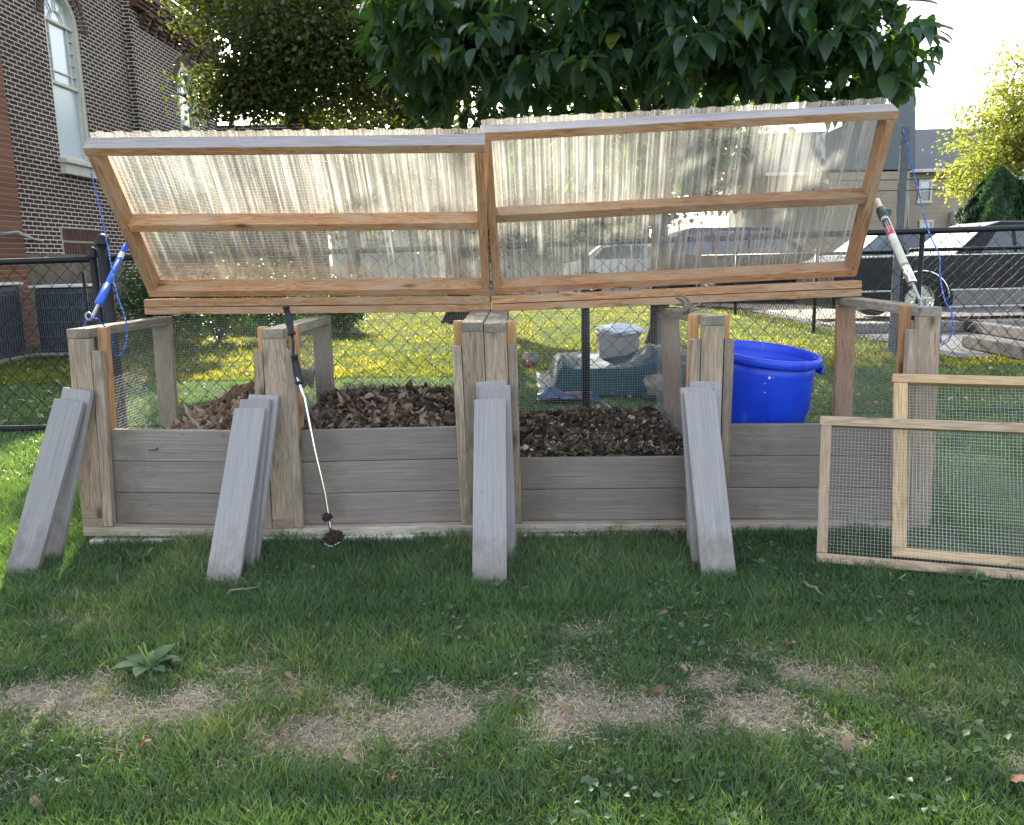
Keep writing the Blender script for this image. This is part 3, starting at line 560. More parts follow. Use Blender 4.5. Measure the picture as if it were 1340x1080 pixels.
big_leaf('fallen_leaf', at(684, 590, Y=.1) + Vector((0, 0, .01)), .05, .85, 'brown_leaf', 'pinkish tan leaf in the front left corner of the dark compost', 'leaf', 'loose leaves', up=(.2, -1, .5), lobed=True, rot=1.5)

# ---------------------------------------------------------------- leaning composite boards
def lean_board(bl, br, tl, tr, y_top, label, group, y_off=0.):
    """photo pixels of the bottom edge and the top edge of its face"""
    b = (at(*bl, Z=GZ) + at(*br, Z=GZ)) / 2; wv = at(*br, Z=GZ) - at(*bl, Z=GZ); t = (at(*tl, Y=y_top) + at(*tr, Y=y_top)) / 2
    xd = (t - b).normalized(); wd = (wv - xd * wv.dot(xd)); wd = (Vector((1, wv.y / max(wv.x, .01) * .5, 0)) - xd * xd.x).normalized(); up = wd.cross(xd); up = up if up.y < 0 else -up
    o = member('composite_board', b - xd * .01 + up * -.0125, t + up * -.0125, .126, .0235, 'board_lean', None, up=up, bev=.0035); tag(o, label, 'board', group); return o
G1, G2, G3, G4 = ('composite boards leaning on the left end post', 'composite boards leaning on the second post', 'composite boards leaning on the centre posts', 'composite boards leaning on the fourth post')
lean_board((8, 756), (42, 757), (68, 521), (111, 526), -.075, 'front grey board of the pair leaning on the far left post', G1)
lean_board((44, 736), (72, 738), (82, 508), (118, 510), -.03, 'rear grey board of the pair leaning on the far left post', G1)
lean_board((267, 768), (311, 768), (307, 533), (346, 535), -.085, 'front and lowest of the three boards on the second post', G2)
lean_board((290, 750), (327, 752), (314, 521), (353, 523), -.05, 'middle board of the three leaning on the second post', G2)
lean_board((296, 744), (333, 746), (327, 516), (363, 517), -.015, 'rearmost and tallest of the three boards on the second post', G2)
lean_board((618, 767), (663, 767), (620.5, 522), (662, 522), -.10, 'front pale board standing straight at the centre posts', G3)
lean_board((631, 736), (674, 737), (627, 510), (668, 510), -.07, 'second board from the front at the centre posts', G3)
lean_board((634, 731), (677, 732), (627, 504), (667, 505), -.04, 'third board from the front at the centre posts, top edge just showing', G3)
lean_board((633, 722), (675, 723), (622, 499), (662, 498), -.012, 'rearmost board at the centre posts, its top corner at left', G3)
lean_board((918, 757), (965, 757), (894, 512), (938, 512), -.085, 'front board tilted to the left on the fourth post', G4)
lean_board((907, 744), (950, 744), (890, 507), (932, 506), -.05, 'middle board of the three leaning on the fourth post', G4)
lean_board((900, 722), (940, 722), (902, 499), (945, 499), -.014, 'rear upright board of the three leaning on the fourth post', G4)

# ---------------------------------------------------------------- screen frames leaning at the right
def screen(label, TL, TR, BL, BR, m, wv, hv, name='screen_frame'):
    root = thing(name, label, 'screen frame', tuple((BL + BR) / 2), 'wire screen frames leaning at the right end')
    xd = (BR - BL).normalized(); u = (TL - BL); L = u.length; u = (u - xd * u.dot(xd)).normalized(); n = xd.cross(u); n = n if n.y < 0 else -n; Wl = (BR - BL).length; P = lambda a, b, c=0: BL + xd * a + u * b + n * c
    member('top_rail', P(-.004, L - hv / 2), P(Wl, L - hv / 2), hv, TH, m, root, up=n); member('bottom_rail', P(0, hv / 2), P(Wl, hv / 2), hv, TH, m, root, up=n)
    for x in (wv / 2, Wl - wv / 2): member('side_rail', P(x, hv + .001, -.001), P(x, L - hv - .001, -.001), wv, TH, m, root, up=n)
    return root, P, Wl, L, xd, u
BL = at(1068, 736, Z=GZ + .012); BR_ = at(1342, 761, Z=GZ + .012); dv = BR_ - BL; BR_ = BL + dv * 1.12
TL = at(1075, 545, Y=BL.y + .20); r, P, Wl, L, xd, u = screen('brown framed wire screen, the nearer and lower one at right', TL, TL + (BR_ - BL), BL, BR_, 'frame_old', .038, .036)
wire_grid('wire_mesh', P(.01, .01, -.02), xd, u, Wl - .02, L - .02, .0127, .0006, 'bright_wire', r)
BL = at(1167, 729, Z=GZ + .03); BR_ = BL + dv * 1.02
TL = at(1161, 491, Y=-.045); r, P, Wl, L, xd, u = screen('taller yellow pine framed wire screen behind the brown one', TL, TL + (BR_ - BL), BL, BR_, 'frame_new', .05, .036)
wire_grid('wire_mesh', P(.01, .01, -.02), xd, u, Wl - .02, L - .02, .0127, .0006, 'bright_wire', r)

# ---------------------------------------------------------------- blue barrel
def barrel():
    base = Vector((2.955, .47, .0)); top = Vector((2.80, .50, .70)); tilt = Matrix.Translation(Vector((2.90, .45, -.03))) @ (Matrix.Rotation(R(6), 4, 'Y') @ Matrix.Rotation(R(5), 4, 'X') @ Matrix.Rotation(R(20), 4, 'Z'))
    root = thing('trash_can', 'bright blue round plastic barrel tilted in the right bay', 'trash can', (2.90, .44, -.02)); h = .70; r0, r1 = .186, .234
    prof = [(.0, .0), (r0 - .02, 0), (r0, .02), (r0 + .022, .30), (r0 + .030, .385), (r0 + .036, .39), (r1 - .012, h - .055), (r1 - .012, h - .05)]
    bm = bmesh.new(); seg = 72; rings = []
    for r_, z in [(0.001, 0), (r0 - .02, 0), (r0, .02), (r0 + .012, .16), (r0 + .026, .44), (r0 + .036, .462), (r1 - .02, h - .08), (r1 - .012, h - .03), (r1 - .016, h - .03), (r1 - .024, h - .08), (r0 + .02, .2), (r0 - .01, .025), (.001, .02)]:
        ring = []
        for k in range(seg):
            a = 2 * math.pi * k / seg; rr = r_ 
            if .02 < z < .45 and r_ > r0: 
                f = (k % 12); rr -= .013 if f in (0,) else 0
            ring.append(bm.verts.new((rr * math.cos(a), rr * math.sin(a), z)))
        rings.append(ring)
    for a, b in zip(rings, rings[1:]):
        for k in range(seg): bm.faces.new((a[k], a[(k + 1) % seg], b[(k + 1) % seg], b[k]))
    link('barrel_wall', bm_mesh(bm, 'barrel_wall', True), 'can', root, tilt)
    bm = bmesh.new(); lathe_bm(bm, [(r1 - .018, h - .040), (r1 + .002, h - .038), (r1 + .006, h - .033), (r1 + .006, h - .006), (r1 + .001, h), (r1 - .010, h), (r1 - .014, h - .006), (r1 - .018, h - .040)], 72); link('rim', bm_mesh(bm, 'rim', True), 'can', root, tilt)
    for s in (0, math.pi * .93):
        bm = bmesh.new(); a0 = R(12) + s; pts = []
        box_bm(bm, .032, .12, .016, (r1 + .008, 0, h - .050), .006); box_bm(bm, .010, .12, .045, (r1 + .020, 0, h - .066), .004)
        link('handle', bm_mesh(bm, 'handle'), 'can', root, tilt @ Matrix.Rotation(a0 - R(20), 4, 'Z'))
    # scuffs: worn white marks on the wall
    inv = tilt.inverted()
    for px, py, sx, sy in ((1007, 494, .011, .017), (1012.5, 493, .006, .014), (1016, 491, .003, .008), (1001, 502, .004, .004), (1001, 514, .004, .006)):
        p0 = CAM; d = (at(px, py, Y=.3) - CAM).normalized(); q0 = inv @ p0; qd = inv.to_3x3() @ d
        # ray / cone wall
        best = None
        for s_ in range(2000, 4500):
            q = q0 + qd * (s_ / 1000); rr = math.hypot(q.x, q.y); rw = r0 + .036 + (r1 - .02 - r0 - .036) * (q.z - .462) / (h - .08 - .462)
            if rr < rw + .0012 and q.z > .3: best = q; break
        if best:
            bm = bmesh.new(); a = math.atan2(best.y, best.x); rr = math.hypot(best.x, best.y); vs = [bm.verts.new(((rr) * math.cos(a + sx * math.cos(t) / rr / 2), rr * math.sin(a + sx * math.cos(t) / rr / 2), best.z + sy * math.sin(t) / 2)) for t in [k * .785 for k in range(8)]]; bm.faces.new(vs); link('paint_scuff', bm_mesh(bm, 'paint_scuff'), 'label_white', root, tilt)
barrel()

# ---------------------------------------------------------------- props holding the lids
def prop_pole(name, label, cat, a, b, segs, foot=True):
    root = thing(name, label, cat, tuple(a)); d = (b - a)
    for nm, t0, t1, r, m in segs:
        p, q = a + d * t0, a + d * t1; bm = bmesh.new(); e = (q - p).normalized() * min(.006, (q - p).length * .2)
        tube_bm(bm, [p, p + e, q - e, q], [r * .82, r, r, r * .82], 20); o = link(nm, bm_mesh(bm, nm, True), m, root)
    return root
pa = at(118, 421, Y=.045); pb = at(165, 321, Y=.60)
d = pb - pa
pr = prop_pole('support_pole', 'blue telescopic pole propping up the left lid', 'pole', pa, pb, [('threaded_end', .06, .24, .0075, 'galv'), ('grip', .20, .44, .0165, 'blue_grip'), ('shaft', .43, .80, .0125, 'blue_grip'), ('grip', .76, .80, .0145, 'blue_grip'), ('white_band', .80, .88, .0128, 'label_white'), ('grip', .88, 1., .0135, 'blue_grip')])
bm = bmesh.new(); c = pa + Vector((.0, -.008, .022)); tube_bm(bm, [c + Vector((.013 * math.cos(t), .002, .015 * math.sin(t))) for t in [k * math.pi / 8 for k in range(17)]], .0035, 8, False); link('eye_bolt', bm_mesh(bm, 'eye_bolt', True), 'galv', pr)
pa2 = at(1207, 401, Y=.05); pb2 = at(1147, 262, Y=.70)
pr2 = prop_pole('support_pole', 'cream telescopic pole with red sticker propping up the right lid', 'pole', pa2, pb2, [('threaded_end', .0, .22, .006, 'galv'), ('ferrule', .19, .34, .0185, 'chrome'), ('rust_band', .32, .35, .0188, 'frame_old'), ('shaft', .35, .84, .0175, 'cream'), ('collar', .80, .90, .022, 'dark_green'), ('inner_shaft', .90, 1., .014, 'cream')])
# sticker wrapped on the cream shaft, on the side facing the yard
def sticker(a, b, t0, t1, r, m, nm, root, ang0=-1.1, ang1=.9):
    d = (b - a).normalized(); f = (CAM - (a + b) / 2); f = (f - d * f.dot(d)).normalized(); s = d.cross(f); bm = bmesh.new(); rows = []
    for t in np.linspace(t0, t1, 4): rows.append([bm.verts.new(a + (b - a) * t + (f * math.cos(g) + s * math.sin(g)) * (r + .0006)) for g in np.linspace(ang0, ang1, 9)])
    for x, y in zip(rows, rows[1:]):
        for k in range(8): bm.faces.new((x[k], x[k + 1], y[k + 1], y[k]))
    link(nm, bm_mesh(bm, nm), m, root)
sticker(pa2, pb2, .70, .775, .0175, 'label_dark', 'sticker', pr2); sticker(pa2, pb2, .62, .70, .0176, 'label_red', 'sticker', pr2); sticker(pa2, pb2, .575, .62, .0177, 'label_white', 'sticker', pr2)
sticker(pa2, pb2, .64, .735, .0183, 'label_white', 'sticker_print', pr2, -.25, -.12); sticker(pa2, pb2, .66, .75, .0183, 'label_white', 'sticker_print', pr2, .18, .27)
bm = bmesh.new(); box_bm(bm, .05, .02, .004, pa2 + Vector((0, -.0, .0)), .001); box_bm(bm, .004, .02, .03, pa2 + Vector((-.012, 0, .015)), .001); box_bm(bm, .004, .02, .03, pa2 + Vector((.012, 0, .015)), .001); link('foot_bracket', bm_mesh(bm, 'foot_bracket'), 'galv', pr2)
bm = bmesh.new(); box_bm(bm, .035, .022, .03, lerp(pa2, pb2, .86) + Vector((.022, 0, .004)), .006); link('lock_lever', bm_mesh(bm, 'lock_lever'), 'dark_green', pr2)
# cords
def cord(label, pts, rad=.0030, n=60, name='rope'):
    pts = [Vector(p) for p in pts]; out = []
    for i in range(len(pts) - 1):
        p0, p1, p2, p3 = pts[max(i - 1, 0)], pts[i], pts[i + 1], pts[min(i + 2, len(pts) - 1)]
        for k in range(8):
            t = k / 8; out.append(.5 * ((2 * p1) + (p2 - p0) * t + (2 * p0 - 5 * p1 + 4 * p2 - p3) * t * t + (3 * p1 - p0 - 3 * p2 + p3) * t ** 3))
    out.append(pts[-1]); o = tube(name, out, rad, 'rope', None, 8); return tag(o, label, 'rope', 'blue lid ropes')
cord('blue rope hanging from the left lid beside the blue pole', [at(118, 222, Y=.36), at(128, 262, Y=.36), at(135, 290, Y=.34), at(140, 318, Y=.32), at(147, 355, Y=.28), at(153, 385, Y=.25), at(162, 410, Y=.22), at(166, 430, Y=.22), at(164, 452, Y=.20), at(155, 466, Y=.17), at(147, 459, Y=.15), at(146, 440, Y=.13), at(131, 421, Y=.05), at(124, 417, Y=.03), at(115, 418, Y=.04), at(110, 426, Y=.06)])
cord('blue rope hanging from the right lid down to the end post', [at(1181, 168, Y=.47), at(1188, 190, Y=.46), at(1193, 215, Y=.44), at(1203, 255, Y=.42), at(1214, 300, Y=.38), at(1229, 335, Y=.33), at(1230, 362, Y=.26), at(1236, 392, Y=.18), at(1245, 410, Y=.10), at(1247, 430, Y=.06), at(1241, 446, Y=.05), at(1232, 450, Y=.05), at(1231, 436, Y=.05), at(1232, 420, Y=.05)])

# ---------------------------------------------------------------- compost turner
def turner():
    p = lambda x, y, Y: at(x, y, Y=Y)
    root = thing('compost_turner', 'hand compost auger with two black grips leaning at the second post', 'compost tool', tuple(p(437, 712, -.10)))
    tube('shaft', [p(389, 493, -.045), p(398, 520, -.05), p(412, 590, -.065), p(425, 645, -.08), p(432, 690, -.092), p(436, 708, -.10)], [.0062] * 6, 'chrome', root, 12)
    tube('crank_arm', [p(382, 436, -.035), p(384, 450, -.035), p(383, 470, -.035), p(386, 490, -.04), p(391, 505, -.045)], .006, 'rubber', root, 10)
    for a, b in (((374, 400), (382, 439)), ((385, 464), (392, 503))):
        P0, P1 = p(*a, -.03), p(*b, -.04); d_ = P1 - P0; tube('grip', [P0, P0 + d_ * .04, P0 + d_ * .08, P0 + d_ * .1, P0 + d_ * .35, P0 + d_ * .6, P0 + d_ * .88, P0 + d_ * .91, P0 + d_ * .97, P1], [.012, .0155, .0155, .0115, .0135, .0155, .0125, .017, .017, .012], 'rubber', root, 18)
    # twin blade tip
    tube('tine', [p(425, 712, -.16), p(432, 716, -.14), p(440, 712, -.13), p(450, 707, -.11)], [.003, .006, .006, .002], 'chrome', root, 8)
    for cx, cy, s in ((437, 704, .034), (428, 677, .018)):
        bm = bmesh.new(); bmesh.ops.create_icosphere(bm, subdivisions=4, radius=1); c_ = p(cx, cy, -.11)
        for v in bm.verts: k = s * (1 + .55 * mn.noise(v.co * 2.2) + .4 * mn.noise(v.co * 5.5) + .2 * mn.noise(v.co * 12)); v.co = c_ + Vector((v.co.x * k, v.co.y * k, v.co.z * k * .8))
        for j in range(6):
            a = random.random() * 6.28; tube_bm(bm, [c_, c_ + Vector((math.cos(a), -.4 * random.random(), math.sin(a))) * s * .9, c_ + Vector((math.cos(a + .4), -.3, math.sin(a + .3))) * s * 1.5], [.003, .002, .0006], 5)
        link('soil_clump', bm_mesh(bm, 'soil_clump'), 'dirt', root)
    tube('stuck_twig', [p(432, 678, -.1), p(444, 677, -.11), p(450, 676, -.11)], [.002, .0015, .001], 'twig', root, 6)
turner()
# twig on the fourth post
def twig():
    bm = bmesh.new(); c = at(899, 408, Y=.14)
    def br(pix, rad, Y=.14): tube_bm(bm, [at(x, y, Y=Y + dy) for x, y, dy in pix], rad, 7)
    br([(897, 412, 0), (897, 400, .0), (894, 394, .0), (888, 390, -.01), (884, 390, -.01)], [.010, .011, .008, .007, .004])
    br([(899, 406, 0), (903, 398, 0), (901, 392, .01), (893, 387, .01), (891, 383, .01)], [.009, .008, .007, .004, .001])
    br([(898, 410, 0), (910, 406, -.03), (920, 404, -.05), (931, 401, -.06)], [.006, .0045, .003, .001])
    br([(900, 408, .02), (908, 402, .03), (914, 399, .04), (918, 395, .05)], [.006, .005, .004, .002])
    br([(898, 408, -.01), (891, 406, -.02), (885, 403, -.03)], [.005, .003, .001]); br([(895, 404, 0), (890, 410, -.03)], [.004, .001])
    bmesh.ops.subdivide_edges(bm, edges=bm.edges[:], cuts=1)
    for v in bm.verts: v.co += Vector([mn.noise(v.co * 60 + Vector((k * 9, 0, 0))) for k in range(3)]) * .0025
    tag(link('dead_twig', bm_mesh(bm, 'dead_twig', True), 'twig'), 'gnarled dry twig lying on top of the fourth post', 'twig')
twig()
# ---------------------------------------------------------------- near chain link fence
FY = 2.55
fl, fr = at(8, 343, Y=FY), at(1330, 299, Y=FY); fz = lambda x: fl.z + (fr.z - fl.z) * (x - fl.x) / (fr.x - fl.x)
xg = at(129, 400, Y=FY).x; xp = at(143, 400, Y=FY).x; xe = 7.4; zb = at(20, 561, Y=FY).z
def fence_post(root, x, y, z0, z1, r, m='black_vinyl', cap=True, nm='post'):
    bm = bmesh.new(); tube_bm(bm, [(x, y, z0), (x, y, z1)], r, 16)
    if cap: lathe_bm(bm, [(r * 1.25, 0), (r * 1.25, .03), (r * 1.1, .05), (r * .6, .068), (.001, .075)], 16, Matrix.Translation((x, y, z1 - .02)))
    return link(nm, bm_mesh(bm, nm, True), m, root)
f1_ = thing('chain_link_fence', 'black chain link fence running straight behind the compost bins', 'fence', (xp, FY, GZ))
fence_post(f1_, xp, FY, GZ - .1, at(143, 316, Y=FY).z, .040)
fence_post(f1_, at(766, 400, Y=FY).x, FY, GZ - .1, fz(2.3) - .02, .030, cap=False)
fence_post(f1_, at(1201, 400, Y=FY).x, FY, GZ - .1, fz(5) - .02, .017, cap=False); fence_post(f1_, .15, FY, GZ - .1, fz(.2) - .02, .026, cap=False) if False else None
tube('top_rail', [(xp, FY, fz(xp)), (1.5, FY, fz(1.5) - .006), (4, FY, fz(4) + .003), (xe, FY, fz(xe))], .021, 'black_vinyl', f1_, 12); tube('bottom_rail', [(xp, FY, zb), (xe, FY, zb)], .006, 'black_vinyl', f1_, 8)
wire_grid('chain_link_mesh', (xp + .04, FY + .026, GZ + .0), unit(np.array([xe - xp, 0, fz(xe) - fz(xp)])), (0, 0, 1), xe - xp - .05, fz(xp) - GZ + .03, .127, .0034, 'black_vinyl', f1_, diag=True)
g_ = thing('chain_link_gate', 'black chain link gate at the far left with a thick bottom rail', 'gate', (xg, FY, GZ))
fence_post(g_, xg, FY, GZ + .02, fz(xg) + .03, .026); fence_post(g_, xg - .10, FY + .03, GZ + .3, fz(xg) - .09, .011, cap=False, nm='stile'); tube('top_rail', [(-4.6, FY, fz(-4.6)), (xg, FY, fz(xg))], .022, 'black_vinyl', g_, 12); tube('bottom_rail', [(-4.6, FY, zb), (xg, FY, zb)], .024, 'black_vinyl', g_, 12)
wire_grid('chain_link_mesh', (-4.6, FY + .024, zb), (1, 0, 0), (0, 0, 1), xg + 4.6 - .02, fz(xg) - zb + .02, .127, .0034, 'black_vinyl', g_, diag=True)
bm = bmesh.new(); 
for z in (.35, .95): box_bm(bm, .10, .03, .035, (xg + .06, FY, z), .006)
link('latch', bm_mesh(bm, 'latch'), 'black_vinyl', g_)
# far fence beside the paved lot
q0, q1, q2 = at(962, 412, Z=GZ), at(1042, 437, Z=GZ), at(1176, 463, Z=GZ)
f2_ = thing('chain_link_fence', 'black chain link fence slanting away along the edge of the parking lot', 'fence', tuple(q2))
dv2 = (q0 - q2); far = q2 + dv2 * 1.9
for t in (0.01, (q1 - q2).length / dv2.length, 1., 1.45, 1.9): p = q2 + dv2 * t; fence_post(f2_, p.x, p.y, GZ - .1, GZ + 1.16, .026)
Lf = (far - q2).length; wire_grid('chain_link_mesh', q2, unit(np.array(far - q2)), (0, 0, 1), Lf, 1.15, .12, .0032, 'black_vinyl', f2_, diag=True)
tube('top_rail', [q2 + Vector((0, 0, 1.14)), far + Vector((0, 0, 1.14))], .02, 'black_vinyl', f2_, 10)
f3_ = thing('chain_link_fence', 'black chain link fence in front of the old black car at right', 'fence', (8, q2.y, GZ)); e3 = Vector((q2.x + 7.5, q2.y + .1, GZ))
for t in (.34, .68, 1.): p = q2 + (e3 - q2) * t; fence_post(f3_, p.x, p.y, GZ - .1, GZ + 1.18, .026)
wire_grid('chain_link_mesh', q2 + Vector((.05, 0, 0)), unit(np.array(e3 - q2)), (0, 0, 1), 7.4, 1.15, .12, .0032, 'black_vinyl', f3_, diag=True); tube('top_rail', [q2 + Vector((0.05, 0, 1.16)), e3 + Vector((0, 0, 1.16))], .021, 'black_vinyl', f3_, 10)
sp = thing('metal_pole', 'tall galvanised square pole behind the right end of the bins', 'pole', (q2.x, q2.y - .08, GZ)); pz = at(1179, 168, Y=q2.y).z; qp = at(1163, 463, Z=GZ)
bm = bmesh.new(); x_, y_ = qp.x, qp.y - .09; box_bm(bm, .07, .005, pz - GZ, (x_, y_, (pz + GZ) / 2), .001); box_bm(bm, .012, .035, pz - GZ, (x_ - .035, y_ + .018, (pz + GZ) / 2), .001); box_bm(bm, .012, .035, pz - GZ, (x_ + .035, y_ + .018, (pz + GZ) / 2), .001); link('upright', bm_mesh(bm, 'upright'), 'galv_dull', sp)
bm = bmesh.new()
for k in range(14): lathe_bm(bm, [(.007, 0), (.007, .004), (.001, .004)], 10, Matrix.Translation((x_, y_ - .0025, .3 + k * .15)) @ Matrix.Rotation(math.pi / 2, 4, 'X'))
link('bolt_hole', bm_mesh(bm, 'bolt_hole'), 'label_dark', sp)

# ---------------------------------------------------------------- brick church
WX, WX2 = -5.72, -5.58; YC, YE = at(170, 100, X=WX).y, at(284, 150, X=WX2).y
ch = thing('church', 'dark brown brick church with arched windows on the left', 'building', (WX, 12, GZ))
def wall_with_windows(nm, x, y0, y1, z0, z1, wins, m, th=.32):
    """vertical wall in the plane X=x; wins = (ya, yb, sill, spring)"""
    bm = bmesh.new(); F_ = []
    def poly(pts): F_.append(bm.faces.new([bm.verts.new((x, a, b)) for a, b in pts]))
    cur = y0
    for ya, yb, zs, sp_ in wins:
        poly([(cur, z0), (ya, z0), (ya, z1), (cur, z1)]); poly([(ya, z0), (yb, z0), (yb, zs), (ya, zs)]); c = (ya + yb) / 2; r = (yb - ya) / 2
        arc = [(c - r * math.cos(t), sp_ + r * math.sin(t)) for t in [k * math.pi / 16 for k in range(17)]]
        for a, b in zip(arc, arc[1:]): poly([a, b, (b[0], z1), (a[0], z1)])
        cur = yb
    poly([(cur, z0), (y1, z0), (y1, z1), (cur, z1)])
    bmesh.ops.remove_doubles(bm, verts=bm.verts, dist=1e-5); g = bmesh.ops.extrude_face_region(bm, geom=bm.faces[:]); bmesh.ops.translate(bm, vec=(-th, 0, 0), verts=[v for v in g['geom'] if isinstance(v, bmesh.types.BMVert)])
    return link(nm, bm_mesh(bm, nm), m, ch)
W1 = (at(69, 120, X=WX).y, at(113, 120, X=WX).y, at(77, 207, X=WX).z, at(103, 42, X=WX).z); W2 = (at(235, 150, X=WX2).y, at(262, 150, X=WX2).y, 3.0, at(250, 126, X=WX2).z)
wall_with_windows('wall', WX, 3.5, YC, GZ - .2, 8.2, [W1], 'brick'); wall_with_windows('wall', WX2, YC + .01, YE, GZ - .2, 6.75, [W2], 'brick')
bm = bmesh.new(); box_bm(bm, .50, .06, 8.2, (WX2 - .25 - .002, YC - .02, 4.0)); link('wall_return', bm_mesh(bm, 'wall_return'), 'brick_x', ch)
bm = bmesh.new(); box_bm(bm, 3.2, .3, 4.6, (WX2 + .9, YE + .16, 2.2)); link('transept_wall', bm_mesh(bm, 'transept_wall'), 'brick_x', ch)
bm = bmesh.new(); xq = at(17, 200, Y=9.2).x; box_bm(bm, .9, .9, 8.4, (xq - .45, 8.75, 4.1)); link('pilaster', bm_mesh(bm, 'pilaster'), 'brick_orange', ch)
bm = bmesh.new(); box_bm(bm, .06, 3.3, 1.45, (WX + .02, 10.9, .6), .01); link('foundation', bm_mesh(bm, 'foundation'), 'stone', ch)
def arched_window(x, ya, yb, zs, sp_, big=True):
    c, r = (ya + yb) / 2, (yb - ya) / 2; X0 = x - .10
    def arc_pts(rr, n=20): return [(c - rr * math.cos(t), sp_ + rr * math.sin(t)) for t in [k * math.pi / n for k in range(n + 1)]]
    def band(nm, ro, ri, d0, d1, m, par):
        bm = bmesh.new(); po = [(c - ro, zs)] + arc_pts(ro) + [(c + ro, zs)]; pi_ = [(c - ri, zs)] + arc_pts(ri) + [(c + ri, zs)]
        vo = [[bm.verts.new((dx, a, b)) for a, b in q] for dx in (d0, d1) for q in (po, pi_)]
        for i in range(len(po) - 1):
            A, B, C_, D_ = vo
            bm.faces.new((A[i], A[i + 1], B[i + 1], B[i])); bm.faces.new((C_[i], C_[i + 1], D_[i + 1], D_[i])); bm.faces.new((A[i], A[i + 1], C_[i + 1], C_[i])); bm.faces.new((B[i], B[i + 1], D_[i + 1], D_[i]))
        return link(nm, bm_mesh(bm, nm), m, par)
    wn = band('window', r - .001, r - .09, x - .03, x - .14, 'white_trim', ch)
    band('frame', r - .088, r - .125, x - .06, x - .135, 'white_trim', wn)
    bm = bmesh.new(); ri = r - .10; q = [(c - ri, zs + .02)] + arc_pts(ri) + [(c + ri, zs + .02)]; bm.faces.new([bm.verts.new((X0 - .02, a, b)) for a, b in q]); g = bmesh.ops.extrude_face_region(bm, geom=bm.faces[:]); bmesh.ops.translate(bm, vec=(-.01, 0, 0), verts=[v for v in g['geom'] if isinstance(v, bmesh.types.BMVert)])
    link('pane', bm_mesh(bm, 'pane'), 'glare_blind' if big else 'pane', wn)  # big window gets the painted sky reflection, not a blind
    mr_ = zs + (sp_ - zs) * .56
    for z, h in ((mr_, .05), (sp_ - .0, .045), (zs + .05, .07)):
        bm = bmesh.new(); box_bm(bm, .05, 2 * ri, h, (X0 + .01, c, z), .004); link('sash_rail', bm_mesh(bm, 'sash_rail'), 'white_trim', wn)
    bm = bmesh.new()   # curved muntins of the fanlight
    tube_bm(bm, [(X0, c - .2 * math.cos(t), sp_ + .2 * math.sin(t)) for t in [k * math.pi / 10 for k in range(11)]], .013, 6)
    for t in (.9, 1.57, 2.24): tube_bm(bm, [(X0, c - .2 * math.cos(t), sp_ + .2 * math.sin(t)), (X0, c - ri * math.cos(t), sp_ + ri * math.sin(t))], .012, 6)
    for dy in (-ri * .62, ri * .62):
        box_bm(bm, .03, .022, sp_ - mr_ - .05, (X0 - .002, c + dy, (sp_ + mr_) / 2))
        if not big: box_bm(bm, .03, .022, mr_ - zs - .1, (X0 - .002, c + dy, (zs + mr_) / 2))
    for k in range(1, 5):
        z = mr_ + (sp_ - mr_) * k / 5
        for s in (-1, 1): box_bm(bm, .026, ri * .36, .02, (X0 - .002, c + s * ri * .81, z))
    box_bm(bm, .026, 2 * ri - .05, .022, (X0 - .003, c, mr_ + (sp_ - mr_) * .2))
    link('muntin', bm_mesh(bm, 'muntin'), 'white_trim', wn)
    bm = bmesh.new(); box_bm(bm, .22, 2 * r + .14, .08, (x + .03, c, zs - .035), .012); box_bm(bm, .16, 2 * r + .06, .17, (x + .01, c, zs - .16), .01); link('sill', bm_mesh(bm, 'sill'), 'white_trim', wn)
    bm = bmesh.new(); bm2 = bmesh.new(); n = 30
    for ring, (ra, rb) in enumerate(((r + .008, r + .112), (r + .122, r + .226))):
        for k in range(n):
            t = (k + .5) * math.pi / n; rr = (ra + rb) / 2; box_bm(bm, .03, rb - ra, math.pi * rr / n - .020, (0, 0, 0), .003, Matrix.Translation((x + .004 + .012 * ring, c - rr * math.cos(t), sp_ + rr * math.sin(t))) @ Matrix.Rotation(-t + math.pi, 4, 'X'))
    link('brick_arch', bm_mesh(bm, 'brick_arch'), 'brick_solo', ch)
    pts = [(c - q_ * math.cos(t), sp_ + q_ * math.sin(t)) for q_ in (r, r + .24) for t in [k * math.pi / 20 for k in range(21)]]
    vs = [bm2.verts.new((x + .006, a, b)) for a, b in pts]
    for k in range(20): bm2.faces.new((vs[k], vs[k + 1], vs[22 + k], vs[21 + k]))
    link('arch_mortar', bm_mesh(bm2, 'arch_mortar'), 'mortar', ch)
arched_window(WX, *W1, True); arched_window(WX2, *W2, False)
# flat soldier arch over the basement opening, two rows
bm = bmesh.new(); box_bm(bm, .01, 1.3, .47, (WX + .002, 11.2, 1.55)); link('arch_mortar', bm_mesh(bm, 'arch_mortar'), 'mortar', ch)
bm = bmesh.new()
for z in (1.43, 1.66):
    for k in range(15): box_bm(bm, .05, .056, .195, (WX + .004, 10.62 + k * .084, z), .003)
link('soldier_course', bm_mesh(bm, 'soldier_course'), 'brick_solo', ch)
